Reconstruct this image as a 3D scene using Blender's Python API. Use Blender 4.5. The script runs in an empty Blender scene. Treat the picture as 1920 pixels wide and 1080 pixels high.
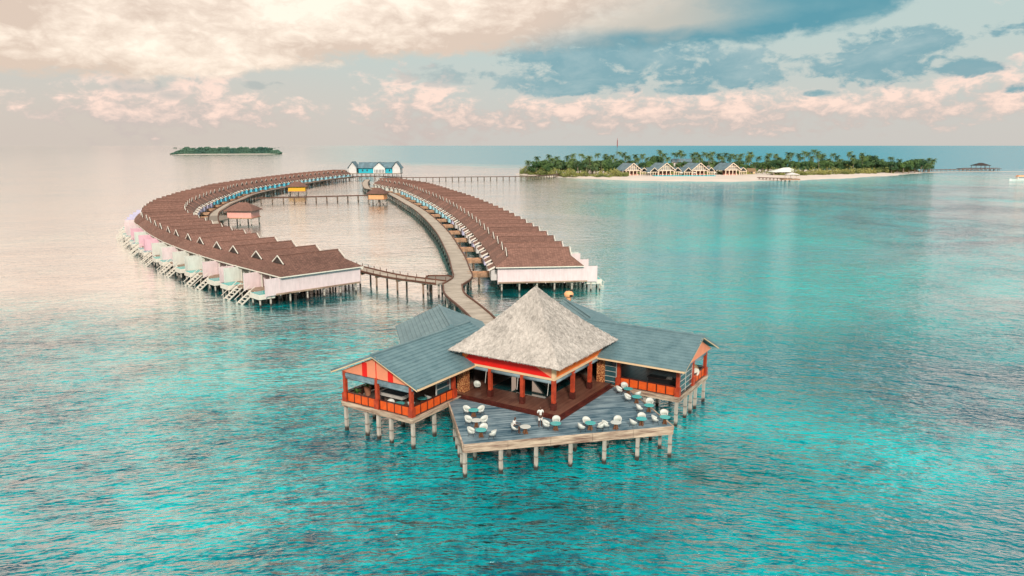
import bpy, bmesh, math, random
from mathutils import Vector, Matrix
R = math.radians
random.seed(11)
sc = bpy.context.scene
col = sc.collection

# ------------------------------------------------------------------ camera
HC, FPX, HY = 26.0, 1380.0, 272.5
pitch = math.atan((540-HY)/FPX)
cd = bpy.data.cameras.new('camera'); cam = bpy.data.objects.new('camera', cd); col.objects.link(cam)
cam.location = (0, 0, HC); cam.rotation_euler = (math.pi/2-pitch, 0, 0)
cd.sensor_width = 36; cd.lens = FPX/1920*36; cd.clip_start = 1; cd.clip_end = 200000
sc.camera = cam
sc.view_settings.view_transform = 'Standard'; sc.view_settings.look = 'None'
sc.view_settings.exposure = 0.12; sc.view_settings.gamma = 1; sc.view_settings.use_curve_mapping = False
sc.cycles.max_bounces = 6; sc.cycles.diffuse_bounces = 3; sc.cycles.glossy_bounces = 3
sc.cycles.caustics_reflective = False; sc.cycles.caustics_refractive = False
sc.cycles.sample_clamp_indirect = 4

# ------------------------------------------------------------------ node maths helper
class X:
    """wraps a float socket so that node maths can be written as arithmetic"""
    def __init__(s, nt, v): s.nt, s.v = nt, v
    def _m(s, op, *a, clamp=False):
        n = s.nt.nodes.new('ShaderNodeMath'); n.operation = op; n.use_clamp = clamp
        for i, q in enumerate((s,)+a):
            q = q.v if isinstance(q, X) else q
            if isinstance(q, (int, float)): n.inputs[i].default_value = q
            else: s.nt.links.new(q, n.inputs[i])
        return X(s.nt, n.outputs[0])
    def __add__(s, o): return s._m('ADD', o)
    __radd__ = __add__
    def __sub__(s, o): return s._m('SUBTRACT', o)
    def __rsub__(s, o): return X(s.nt, float(o))._m('SUBTRACT', s)
    def __mul__(s, o): return s._m('MULTIPLY', o)
    __rmul__ = __mul__
    def __truediv__(s, o): return s._m('DIVIDE', o)
    def mn(s, o): return s._m('MINIMUM', o)
    def mx(s, o): return s._m('MAXIMUM', o)
    def frac(s): return s._m('FRACT')
    def pw(s, o): return s._m('POWER', o)
    def ab(s): return s._m('ABSOLUTE')
    def sqrt(s): return s._m('SQRT')
    def fn(s, op, *a): return s._m(op, *a)
    def sat(s): return s._m('ADD', 0.0, clamp=True)
    def ss(s, a, b):                       # smoothstep a..b -> 0..1
        n = s.nt.nodes.new('ShaderNodeMapRange'); n.interpolation_type = 'SMOOTHSTEP'
        s.nt.links.new(s.v, n.inputs[0]); n.inputs[1].default_value = a; n.inputs[2].default_value = b
        return X(s.nt, n.outputs[0])
def vec(nt, x, y, z=0.0):
    n = nt.nodes.new('ShaderNodeCombineXYZ')
    for i, q in enumerate((x, y, z)):
        q = q.v if isinstance(q, X) else q
        if isinstance(q, (int, float)): n.inputs[i].default_value = q
        else: nt.links.new(q, n.inputs[i])
    return n.outputs[0]
def noise(nt, v, scale=1, detail=4, rough=.5, dist=0.0):
    n = nt.nodes.new('ShaderNodeTexNoise'); n.inputs['Scale'].default_value = scale
    n.inputs['Detail'].default_value = detail; n.inputs['Roughness'].default_value = rough; n.inputs['Distortion'].default_value = dist
    if v is not None: nt.links.new(v, n.inputs['Vector'])
    return X(nt, n.outputs[0])
def sep(nt, v):
    n = nt.nodes.new('ShaderNodeSeparateXYZ'); nt.links.new(v, n.inputs[0])
    return [X(nt, n.outputs[i]) for i in range(3)]
def mixc(nt, f, a, b):
    n = nt.nodes.new('ShaderNodeMix'); n.data_type = 'RGBA'
    def put(q, s):
        q = q.v if isinstance(q, X) else q
        if isinstance(q, (int, float)): s.default_value = q
        elif isinstance(q, (tuple, list)): s.default_value = (*q[:3], 1)
        else: nt.links.new(q, s)
    put(f, n.inputs[0]); put(a, n.inputs[6]); put(b, n.inputs[7])
    return n.outputs[2]
def curve(nt, x, pts, lo, hi, vlo, vhi):   # piecewise curve of x (range lo..hi) -> values vlo..vhi
    n = nt.nodes.new('ShaderNodeFloatCurve'); c = n.mapping.curves[0]
    P = [((a-lo)/(hi-lo), (b-vlo)/(vhi-vlo)) for a, b in pts]
    c.points[0].location = P[0]; c.points[1].location = P[-1]
    for p in P[1:-1]: c.points.new(*p)
    n.mapping.update()
    t = (x-lo)/(hi-lo)
    nt.links.new(t.sat().v, n.inputs['Value'])
    return X(nt, n.outputs[0])*(vhi-vlo)+vlo

# ------------------------------------------------------------------ world: Nishita sky with a broken evening cloud deck
SUN_AZ, SUN_EL = 174.0, 30.0      # compass-like: 0 = +Y (away from the camera), negative = left; the sun stands behind the camera
w = bpy.data.worlds.new('World'); sc.world = w; w.use_nodes = True
nt = w.node_tree; nt.nodes.clear()
out = nt.nodes.new('ShaderNodeOutputWorld')
sky = nt.nodes.new('ShaderNodeTexSky'); sky.sky_type = 'NISHITA'; sky.sun_disc = False
sky.sun_elevation = R(SUN_EL); sky.sun_rotation = R(SUN_AZ); sky.air_density = 1.0; sky.dust_density = 2.5; sky.ozone_density = 1.5
bg1 = nt.nodes.new('ShaderNodeBackground'); bg1.inputs[1].default_value = 0.09
tc = nt.nodes.new('ShaderNodeTexCoord')
dx, dy, dz = sep(nt, tc.outputs['Generated'])
az = dx.fn('ARCTAN2', dy)*57.2958
el = dz.mx(-1).mn(1).fn('ARCSINE')*57.2958
elp = el.mx(0.0)
# warm, pale veil low over the sea; pale turquoise higher up
veil = mixc(nt, elp.ss(0.0, 9.0), (0.60, 0.57, 0.53), (0.50, 0.61, 0.58))
veil = mixc(nt, elp.ss(9, 50), veil, (0.20, 0.42, 0.47))
veil = mixc(nt, (az.ss(4, -30)*(1-elp.ss(0, 12)))*0.6, veil, (0.66, 0.55, 0.47))
nt.links.new(sky.outputs[0], bg1.inputs[0])
wv = vec(nt, az*0.13, elp*0.30, 3.1)
nA = noise(nt, wv, 1.0, 7, .52, .25)
nB = noise(nt, vec(nt, az*0.16, elp*0.42, 9.7), 1.0, 9, .6, .4)
nC = noise(nt, vec(nt, az*0.5, elp*0.95, 4.4), 1.0, 7, .6, .3)
nF = noise(nt, vec(nt, az*0.9, elp*1.5, 1.4), 1.0, 6, .6, .2)
bil = (nC*2-1).ab()
# small pink cumulus standing on the haze near the horizon
def blob(a0, e0, ra, re, soft=1.0):
    return 1 - (((az-a0)/ra).pw(2) + ((elp-e0)/re).pw(2))
def union(bs):
    m = bs[0]
    for b in bs[1:]: m = m.mx(b)
    return m
pink = union([blob(-7.5, 2.6, 4.2, 2.6), blob(-3.5, 2.0, 3.5, 1.5), blob(0.5, 2.3, 3.0, 1.4), blob(5, 2.2, 3.5, 1.5), blob(9.5, 2.6, 3, 1.7),
              blob(16.5, 2.6, 3.5, 1.2), blob(22, 2.4, 4.0, 1.3), blob(28, 2.6, 5, 1.4), blob(33, 3.4, 5, 1.8), blob(-27, 2.6, 3.4, 2.3), blob(-22.5, 3.0, 3.2, 2.2), blob(14, 2.3, 20, 1.5), blob(-24, 2.4, 10, 1.4)])
mp = (pink.mx(-1.2)*0.55 + (nC-0.5)*3.0 + (nF-0.5)*1.8).ss(-0.25, 0.70)
cpink = mixc(nt, ((nC-0.5)*4.0 + (nF-.5)*2.0 + (elp-1.7)*0.42).sat(), (0.60, 0.52, 0.48), (0.98, 0.74, 0.63))
# grey-blue ragged clouds, right half
grey = union([blob(3.5, 6.3, 4.5, 1.3), blob(8.0, 5.9, 8.0, 2.1), blob(5.0, 4.6, 5.5, 1.1), blob(16, 5.2, 4.5, 1.3), blob(12.5, 4.1, 3.0, 0.5), blob(25.5, 5.2, 5.0, 1.3), blob(27, 6.6, 4, 1.2), blob(33.5, 7.2, 2.6, 0.9), blob(34, 3.6, 2.2, .4),
              blob(-5.5, 5.2, 4.0, .8), blob(30.5, 5.0, 3.0, .7), blob(22, 3.6, 1.3, .25), blob(-26, 3.9, 2.2, .55), blob(-18.3, 4.2, 1.6, .35), blob(-24, 3.4, 1.5, .4)])
mg = (grey.mx(-2)*0.6 + (nC-0.5)*2.8 + (nB-0.5)*1.8 + (nF-.5)*1.2).ss(-0.08, 0.50)
cgrey = mixc(nt, ((nB-0.45)*3.0 + (bil-.3)*.6).sat(), (0.20, 0.38, 0.43), (0.40, 0.53, 0.54))
cgrey = mixc(nt, az.ss(2, -12)*0.75, cgrey, (0.42, 0.44, 0.42))
mg = mg*(0.55 + az.ss(-6, 4)*0.4)
# main deck
B = curve(nt, az, [(-90, 4.6), (-36, 4.6), (-24, 4.7), (-18, 5.6), (-10, 6.3), (0, 7.0), (10, 7.2), (17, 7.3), (22, 7.9), (27, 9.4), (32, 11.0), (45, 14), (90, 16)], -90, 90, 0, 20)
dd = el - B
md = (dd + (nA-0.5)*2.0 + (nC-0.5)*1.8 + (nF-.5)*.8).ss(-0.5, 0.45)
lum = ((nA-0.5)*3.2 + (nB-0.5)*1.6 + (nF-.5)*.5 + bil*1.1 + dd.ss(0.0, 2.2)*0.45 - 0.16 + ((1 - (((az+13)/11).pw(2) + ((elp-9.5)/4.0).pw(2))).mx(0))*0.5).sat()
cl = mixc(nt, lum, (0.72, 0.57, 0.46), (1.10, 0.94, 0.78))
cr = mixc(nt, ((nA-0.5)*2.2 + (nC-.5)*.6 + dd.ss(0.5, 1.8)*0.9*az.ss(27, 10)).sat(), (0.10, 0.31, 0.38), mixc(nt, az.ss(10, 22), (0.56, 0.53, 0.46), (0.20, 0.40, 0.44)))
tr = (az + (nA-.5)*12 - dd*2.0).ss(-5, 10)
cdeck = mixc(nt, tr, cl, cr)
# overhead: bright cream mass to the left, blue-grey mass right of centre, cream again far right
ov = elp.ss(10.5, 13)
co = mixc(nt, (az + (nA-.5)*22 + (nB-.5)*14 + elp.ss(24, 42)*24).ss(0, 11), (1.34, 0.96, 0.71), (0.015, 0.38, 0.46))
co = mixc(nt, (az + (nB-.5)*10).ss(24, 34), co, (0.95, 0.74, 0.66))
co = mixc(nt, elp.ss(42, 70), co, (0.35, 0.55, 0.58))
back = az.ab().ss(60, 100)
co = mixc(nt, back, co, (1.15, 1.02, 0.90))
cdeck = mixc(nt, ov, cdeck, co)
cm = mixc(nt, mp, veil, cpink)
cm = mixc(nt, mg, cm, cgrey)
cm = mixc(nt, md.mx(ov), cm, cdeck)
bg2 = nt.nodes.new('ShaderNodeBackground'); nt.links.new(cm, bg2.inputs[0]); bg2.inputs[1].default_value = 1.0
mix = nt.nodes.new('ShaderNodeMixShader'); mix.inputs[0].default_value = 0.93
nt.links.new(bg1.outputs[0], mix.inputs[1]); nt.links.new(bg2.outputs[0], mix.inputs[2]); nt.links.new(mix.outputs[0], out.inputs[0])
w.cycles.sampling_method = 'MANUAL'; w.cycles.sample_map_resolution = 512

sl = bpy.data.lights.new('sun', 'SUN'); so = bpy.data.objects.new('sun', sl); col.objects.link(so)
sl.energy = 3.2; sl.angle = R(7); sl.color = (1, .90, .78)
sd = Vector((math.sin(R(SUN_AZ))*math.cos(R(SUN_EL)), math.cos(R(SUN_AZ))*math.cos(R(SUN_EL)), math.sin(R(SUN_EL))))
so.rotation_euler = sd.to_track_quat('Z', 'Y').to_euler(); so.location = (0, 0, 120)

# ------------------------------------------------------------------ materials
M = {}
def newmat(name):
    m = bpy.data.materials.new(name); m.use_nodes = True; M[name] = m
    t = m.node_tree; b = t.nodes['Principled BSDF']
    return m, t, b
def objco(t):
    n = t.nodes.new('ShaderNodeTexCoord'); return n.outputs['Object'], n.outputs['UV']
def bump(t, b, h, dist=0.02, strength=1.0):
    n = t.nodes.new('ShaderNodeBump'); n.inputs['Strength'].default_value = strength; n.inputs['Distance'].default_value = dist
    t.links.new(h.v, n.inputs['Height']); t.links.new(n.outputs[0], b.inputs['Normal'])
def plain(name, c, rough=.7, var=.18, scale=1.2, c2=None, metal=0, spec=.4, rnd=0.0, em=None):
    m, t, b = newmat(name)
    o, uv = objco(t)
    n = noise(t, o, scale, 6, .62)
    c2 = c2 or tuple(x*(1-var*2.2) for x in c)
    f = ((n-0.42)*3.2).sat()
    cc = mixc(t, f, c2, c)
    if rnd:
        oi = t.nodes.new('ShaderNodeObjectInfo')
        hs = t.nodes.new('ShaderNodeHueSaturation'); t.links.new(cc, hs.inputs['Color'])
        v = X(t, oi.outputs['Random'])*rnd + (1-rnd/2); t.links.new(v.v, hs.inputs['Value']); cc = hs.outputs[0]
    t.links.new(cc, b.inputs['Base Color']); b.inputs['Roughness'].default_value = rough; b.inputs['Metallic'].default_value = metal
    b.inputs['Specular IOR Level'].default_value = spec
    return m
def planks(name, c, c2, pitch_=.15, axis=1, use_uv=False, rough=.65, gap=.12, dark=.35):
    m, t, b = newmat(name)
    o, uv = objco(t)
    x, y, z = sep(t, uv if use_uv else o)
    u, v = (y, x) if axis == 0 else (x, y)     # planks run along u, step along v
    k = v/pitch_
    fr = k.frac()
    line = (fr-0.5).ab().ss(0.5-gap, 0.5)
    idx = k.fn('FLOOR')
    n1 = noise(t, vec(t, u*0.12, idx*7.31, 0.0), 1, 2, .5)
    n2 = noise(t, vec(t, u*0.55, v*5.0, 2.0), 1, 6, .65)
    n3 = noise(t, vec(t, u*.35, v*.35, 5.0), 1, 4, .6)
    f = ((n1-0.5)*2.2 + (n2-0.5)*2.4 + (n3-.5)*2.0 + 0.5).sat()
    cc = mixc(t, f, c2, c)
    cc = mixc(t, line*(1-dark), cc, tuple(q*.25 for q in c2))
    t.links.new(cc, b.inputs['Base Color']); b.inputs['Roughness'].default_value = rough
    bump(t, b, (1-line)*1.0 + n2*.2, .012)
    return m
planks('terrace_planks', (0.27, 0.37, 0.42), (0.020, 0.080, 0.125), .19, 1, gap=.16)
planks('floor_planks', (0.20, 0.095, 0.065), (0.10, 0.035, 0.025), .16, 1, rough=.35)
planks('wing_planks', (0.20, 0.16, 0.13), (0.09, 0.065, 0.05), .16, 1, rough=.45)
planks('walk_planks', (0.50, 0.45, 0.38), (0.30, 0.26, 0.215), .55, 1, use_uv=True, gap=.10)
def boards():
    m, t, b = newmat('fascia_wood'); o, uv = objco(t); x, y, z = sep(t, o)
    n = noise(t, vec(t, x*.9, y*.9, z*14), 1, 6, .65); n2 = noise(t, vec(t, x*.35, y*.35, z*3), 1, 4, .6)
    f = ((n-.5)*2.2+(n2-.5)*2.6+.5).sat()
    cc = mixc(t, f, (0.17, 0.095, 0.07), (0.62, 0.50, 0.38)); t.links.new(cc, b.inputs['Base Color']); b.inputs['Roughness'].default_value = .75
boards()
planks('villa_deck_wood', (0.40, 0.30, 0.22), (0.22, 0.14, 0.10), .2, 1)
plain('beam_wood', (0.47, 0.37, 0.29), .75, .3, 2.0)
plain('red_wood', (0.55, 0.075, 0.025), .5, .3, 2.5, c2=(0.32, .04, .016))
plain('dark_red_wood', (0.115, 0.025, 0.018), .45, .25, 1.5)
plain('kerb_wood', (0.17, 0.075, 0.05), .7, .2, 1)
plain('bridge_wood', (0.62, 0.36, 0.22), .7, .25, 1.5, rnd=.25)
plain('orange_panel', (0.80, 0.13, 0.018), .55, .08, 2, c2=(.62, .085, .012))
plain('orange_paint', (0.90, 0.20, 0.03), .55, .07, 1)
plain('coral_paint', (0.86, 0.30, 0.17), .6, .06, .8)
plain('scarlet_paint_and_shade', (0.80, 0.012, 0.008), .5, .07, 1)  # real gable stripes, and eave shade painted into the band and right gable
plain('cream_trim', (0.80, 0.58, 0.36), .6, .06, 1)
plain('white_trim', (0.80, 0.76, 0.68), .6, .06, 1)
plain('blind_canvas', (0.25, 0.36, 0.42), .7, .2, 1.5)
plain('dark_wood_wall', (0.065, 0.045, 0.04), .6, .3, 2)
plain('slat_white', (0.55, 0.55, 0.52), .5, .1, 2)
plain('white_plastic', (0.56, 0.60, 0.57), .35, .04, 3)
plain('teal_top', (0.10, 0.46, 0.46), .15, .06, 3)
plain('black_metal', (0.02, 0.02, 0.022), .4, .1, 3)
plain('table_wood', (0.22, 0.10, 0.05), .6, .2, 4)
plain('navy_cloth', (0.02, 0.055, 0.08), .7, .1, 3)
plain('rattan', (0.42, 0.28, 0.15), .8, .3, 9)
plain('terracotta', (0.45, 0.20, 0.12), .8, .15, 3)
plain('leaf_pot', (0.08, 0.20, 0.04), .6, .2, 3)
plain('skin_dark', (0.10, 0.045, 0.028), .5, .08, 6)
plain('white_cloth', (0.78, 0.77, 0.74), .8, .08, 8)
plain('hair_black', (0.012, 0.010, 0.010), .6, .1, 8)
plain('shoe_white', (0.7, 0.7, 0.7), .6, .1, 8)
plain('pool_water', (0.0, 0.42, 0.41), .06, .05, 1)
def cladding(name, c):
    m, t, b = newmat(name); o, uv = objco(t); x, y, z = sep(t, o)
    k = (x+y)/.28; ln = (k.frac()-.5).ab().ss(.42, .5)
    n = noise(t, vec(t, (x+y)*2.2, 0.0, z*.5), 1, 5, .65); n2 = noise(t, o, .35, 4, .6)
    oi = t.nodes.new('ShaderNodeObjectInfo'); rn = X(t, oi.outputs['Random'])
    f = ((n-.5)*1.5 + (n2-.5)*1.3 + .55 + (rn-.5)*.5).sat()
    cc = mixc(t, f, tuple(q*.74 for q in c), c); cc = mixc(t, ln*.35, cc, tuple(q*.45 for q in c))
    t.links.new(cc, b.inputs['Base Color']); b.inputs['Roughness'].default_value = .65; bump(t, b, 1-ln, .01)
cladding('villa_white', (0.74, 0.70, 0.69))
cladding('villa_rose', (0.78, 0.64, 0.66))
cladding('villa_pink', (0.80, 0.50, 0.60))
cladding('villa_mint', (0.68, 0.71, 0.66))
cladding('villa_lilac', (0.60, 0.58, 0.80))
cladding('villa_cyan', (0.14, 0.66, 0.86))
cladding('villa_sky', (0.40, 0.74, 0.85))
plain('door_dark', (0.03, 0.035, 0.045), .3, .1, 2)
plain('glass_dark', (0.03, 0.10, 0.12), .08, .1, 2, spec=.8)
plain('hut_pink', (0.86, 0.42, 0.36), .65, .05, 1)
plain('hut_yellow', (0.90, 0.44, 0.03), .65, .05, 1)
plain('hut_orange', (0.90, 0.45, 0.22), .65, .05, 1)
plain('reception_cyan', (0.02, 0.50, 0.64), .6, .1, .3)
plain('slate_roof', (0.17, 0.28, 0.34), .6, .2, .4)
plain('timber_white', (0.86, 0.70, 0.55), .6, .05, 1)
plain('sand', (0.66, 0.59, 0.53), .95, .06, .05)
plain('boat_white', (0.8, 0.8, 0.78), .3, .04, 2)
plain('mast_red', (0.35, 0.06, 0.05), .6, .1, .3)
plain('bark', (0.36, 0.29, 0.22), .9, .2, 1)
plain('rock', (0.05, 0.055, 0.05), .8, .2, .5)
plain('umbrella_cloth', (0.75, 0.70, 0.62), .8, .05, 1)

def pile_mat(name, c):
    m, t, b = newmat(name)
    g = t.nodes.new('ShaderNodeNewGeometry'); x, y, z = sep(t, g.outputs['Position'])
    n = noise(t, g.outputs['Position'], 1.7, 5, .6)
    wet = (z + (n-.5)*0.5).ss(0.55, 0.22)
    mid = ((z + (n-.5)*.35 - 1.15).ab().ss(0.10, 0.02))*0.7
    cc = mixc(t, ((n-.4)*2.5).sat(), tuple(q*.72 for q in c), c)
    cc = mixc(t, mid, cc, (0.12, 0.085, 0.07))
    cc = mixc(t, wet, cc, (0.035, 0.03, 0.025))
    t.links.new(cc, b.inputs['Base Color']); b.inputs['Roughness'].default_value = .8
pile_mat('pile_white', (0.57, 0.52, 0.46))
pile_mat('pile_brown', (0.30, 0.19, 0.13))
def carved():
    m, t, b = newmat('carved_wood'); o, uv = objco(t)
    v = t.nodes.new('ShaderNodeTexVoronoi'); v.inputs['Scale'].default_value = 9; t.links.new(o, v.inputs['Vector'])
    d = X(t, v.outputs['Distance'])
    cc = mixc(t, d.ss(.25, .6), (0.70, 0.36, 0.14), (0.24, 0.06, 0.02)); t.links.new(cc, b.inputs['Base Color']); b.inputs['Roughness'].default_value = .6
    bump(t, b, 1-d, .05)
carved()
def thatch():
    m, t, b = newmat('thatch'); o, uv = objco(t)
    x, y, z = sep(t, o)
    # straw runs down the slope: stretch the noise along z
    s1 = noise(t, vec(t, x*6, y*6, z*1.3), 1, 6, .7)
    s2 = noise(t, vec(t, x*2.1, y*2.1, z*.9), 1, 6, .7, .5)
    s3 = noise(t, vec(t, x*.45, y*.45, z*.45), 1, 4, .6)
    f = ((s1-.5)*2.0 + (s2-.5)*2.2 + (s3-.5)*1.4 + .56).sat()
    cc = mixc(t, f, (0.31, 0.295, 0.275), (0.59, 0.56, 0.525))
    pit = (s2.ss(.34, .26)*s1.ss(.60, .42))
    cc = mixc(t, pit*.6, cc, (0.08, .07, .06))
    t.links.new(cc, b.inputs['Base Color']); b.inputs['Roughness'].default_value = .95; b.inputs['Specular IOR Level'].default_value = .1
    bump(t, b, s1*.6 + s2, .12)
thatch()
def metalroof():
    m, t, b = newmat('slate_blue_roofing'); o, uv = objco(t)
    n = noise(t, o, .8, 6, .65); n2 = noise(t, o, 7, 4, .6)
    g = t.nodes.new('ShaderNodeNewGeometry'); x, y, z = sep(t, o)
    tile = ((x+y)*2.2).frac()
    cc = mixc(t, ((n-.5)*2.6+(n2-.5)*.8+.5).sat(), (0.095, 0.175, 0.205), (0.16, 0.26, 0.29))
    t.links.new(cc, b.inputs['Base Color']); b.inputs['Roughness'].default_value = .55; b.inputs['Specular IOR Level'].default_value = .3
    bump(t, b, n2, .01)
metalroof()
def shingles():
    m, t, b = newmat('brown_shingles'); o, uv = objco(t)
    x, y, z = sep(t, o)
    br = t.nodes.new('ShaderNodeTexBrick'); t.links.new(vec(t, x+y*1.0, z*1.65), br.inputs['Vector'])
    br.inputs['Scale'].default_value = 1; br.inputs['Brick Width'].default_value = .45; br.inputs['Row Height'].default_value = .24
    br.inputs['Mortar Size'].default_value = .022; br.inputs['Color1'].default_value = (.215, .118, .092, 1); br.inputs['Color2'].default_value = (.130, .072, .057, 1); br.inputs['Mortar'].default_value = (.07, .032, .026, 1)
    n = noise(t, o, .35, 5, .6)
    oi = t.nodes.new('ShaderNodeObjectInfo'); rn = X(t, oi.outputs['Random'])
    hs = t.nodes.new('ShaderNodeHueSaturation'); t.links.new(br.outputs[0], hs.inputs['Color'])
    t.links.new((rn*.36 + (n-.5)*.9 + .92).v, hs.inputs['Value'])
    t.links.new(hs.outputs[0], b.inputs['Base Color']); b.inputs['Roughness'].default_value = .75; b.inputs['Specular IOR Level'].default_value = .3
shingles()
def glassfloor():
    m, t, b = newmat('dark_glass_floor'); o, uv = objco(t)
    x, y, z = sep(t, o)
    g = ((x/1.5).frac()-.5).ab().ss(.47, .49).mx(((y/1.5).frac()-.5).ab().ss(.47, .49))
    cc = mixc(t, g, (0.008, 0.045, 0.05), (0.08, 0.05, 0.04)); t.links.new(cc, b.inputs['Base Color'])
    b.inputs['Roughness'].default_value = .04; b.inputs['Specular IOR Level'].default_value = 1.0; b.inputs['IOR'].default_value = 1.8
glassfloor()
def foliage(name, dark, light, sc_=.5):
    m, t, b = newmat(name); o, uv = objco(t)
    n = noise(t, o, sc_, 4, .6); oi = t.nodes.new('ShaderNodeObjectInfo'); rn = X(t, oi.outputs['Random'])
    cc = mixc(t, ((n-.5)*3 + rn*.6 + .2).sat(), dark, light)
    t.links.new(cc, b.inputs['Base Color']); b.inputs['Roughness'].default_value = .6; b.inputs['Specular IOR Level'].default_value = .25
foliage('palm_leaf', (0.022, 0.075, 0.045), (0.16, 0.23, 0.07), .25)
foliage('tree_leaf', (0.02, 0.065, 0.03), (0.10, 0.18, 0.05), .3)
foliage('shrub_leaf', (0.03, 0.085, 0.028), (0.27, 0.27, 0.08), .08)
foliage('far_leaf', (0.03, 0.10, 0.085), (0.085, 0.17, 0.12), .02)

def water():
    m, t, b = newmat('sea_water')
    g = t.nodes.new('ShaderNodeNewGeometry'); x, y, z = sep(t, g.outputs['Position'])
    yy = y + ((x*x+500).sqrt())*0.22
    n1 = noise(t, vec(t, x*.10, yy*.22, 0), 1, 3, .5, .4)
    n2 = noise(t, vec(t, x*.20, yy*.56, 4), 1, 4, .5, .5)
    n3 = noise(t, vec(t, x*1.1, yy*2.6, 8), 1, 3, .55, .3)
    n0 = noise(t, vec(t, x*.018, yy*.03, 2), 1, 3, .5)
    gust = n0.ss(.3, .7)*.7 + .65
    calm = (y.ss(135, 60)*.84 + x.ss(10, 60)*.5*(1-y.ss(520, 700)*.6) + .16).mn(1.0)
    r2 = 1-(n2*2-1).ab()
    n4 = noise(t, vec(t, x*.45, yy*1.25, 12), 1, 2, .5, .5)
    r4 = 1-(n4*2-1).ab()
    h = (n1*.5 + (n2*.75 + r2*.25 + r4*.30 + n3*.20)*gust)*calm
    bp = t.nodes.new('ShaderNodeBump'); bp.inputs['Strength'].default_value = 1.0; bp.inputs['Distance'].default_value = 1.0
    t.links.new(h.v, bp.inputs['Height'])
    # what shows through: pale sand shallows, turquoise water, darker reef
    s1 = noise(t, vec(t, x*.022, y*.022, 1), 1, 5, .6, .8)
    s2 = noise(t, vec(t, x*.10, y*.13, 6), 1, 6, .65, .5)
    s3 = noise(t, vec(t, x*.5, y*.8, 3), 1, 5, .7)
    s4 = noise(t, vec(t, x*1.6, y*2.2, 5), 1, 4, .7)
    f = ((s1-.5)*3.2 + (s2-.5)*2.0 + (s3-.5)*2.0 + (s4-.5)*1.6 + .40).sat()
    cc = mixc(t, f, (0.0, 0.085, 0.13), (0.0, 0.52, 0.55))
    def reg(x0, y0, rx, ry): return (1 - (((x-x0)/rx).pw(2) + ((y-y0)/ry).pw(2))).sat()
    dk = ((reg(42, 92, 34, 34)*.8 + reg(48, 42, 30, 16)*.9 + reg(6, 48, 26, 14)*.5)*1.2 + (s1-.5)*1.6 + (s2-.5)*1.0).ss(.25, 1.1)
    cc = mixc(t, dk*.8, cc, (0.0, 0.10, 0.15))
    sh = (reg(45, 230, 75, 170)*1.3 + (s1-.5)*.8).ss(.1, .9)
    cc = mixc(t, sh*.75, cc, (0.02, 0.52, 0.50))
    beach = (reg(220, 610, 290, 150) + (s1-.5)*.3).ss(.05, .8)
    cc = mixc(t, beach*.8, cc, (0.04, 0.56, 0.52))
    deep = (y + (s1-.5)*300 + (x.mx(-400).mn(400))*.6).ss(760, 1100)*((x+y*.28)/(y.mx(10))).ss(-.02, .16)
    cc = mixc(t, deep, cc, (0.0, 0.24, 0.34))
    reef = (reg(19, 57, 12, 10)+reg(2, 49, 14, 6)*.6)
    cc = mixc(t, (reef*.8+(s3-.5)*2.2+(s2-.5)*1.8).ss(.45, 1.0)*.8, cc, (0.0, 0.045, 0.05))
    pt = (reg(-28.4, 47.6, 1.7, 1.0) + (s3-.5)*1.2).ss(.35, .75)
    cc = mixc(t, pt*.6, cc, (0.0, 0.06, 0.07))
    t.nodes.remove(b)
    df = t.nodes.new('ShaderNodeBsdfDiffuse'); t.links.new(cc, df.inputs['Color'])
    gl = t.nodes.new('ShaderNodeBsdfGlossy'); gl.inputs['Roughness'].default_value = .07; gl.inputs['Color'].default_value = (1, 1, 1, 1)
    t.links.new(bp.outputs[0], gl.inputs['Normal'])
    lw = t.nodes.new('ShaderNodeLayerWeight'); lw.inputs['Blend'].default_value = .5; t.links.new(bp.outputs[0], lw.inputs['Normal'])
    F = (X(t, lw.outputs['Facing']).ss(.505, .88)*.975+.012)*(1-deep*.55)
    t.links.new((deep*.16+.08).v, gl.inputs['Roughness'])
    mx = t.nodes.new('ShaderNodeMixShader'); t.links.new(F.v, mx.inputs[0]); t.links.new(df.outputs[0], mx.inputs[1]); t.links.new(gl.outputs[0], mx.inputs[2])
    t.links.new(mx.outputs[0], t.nodes['Material Output'].inputs[0])
water()

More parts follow.
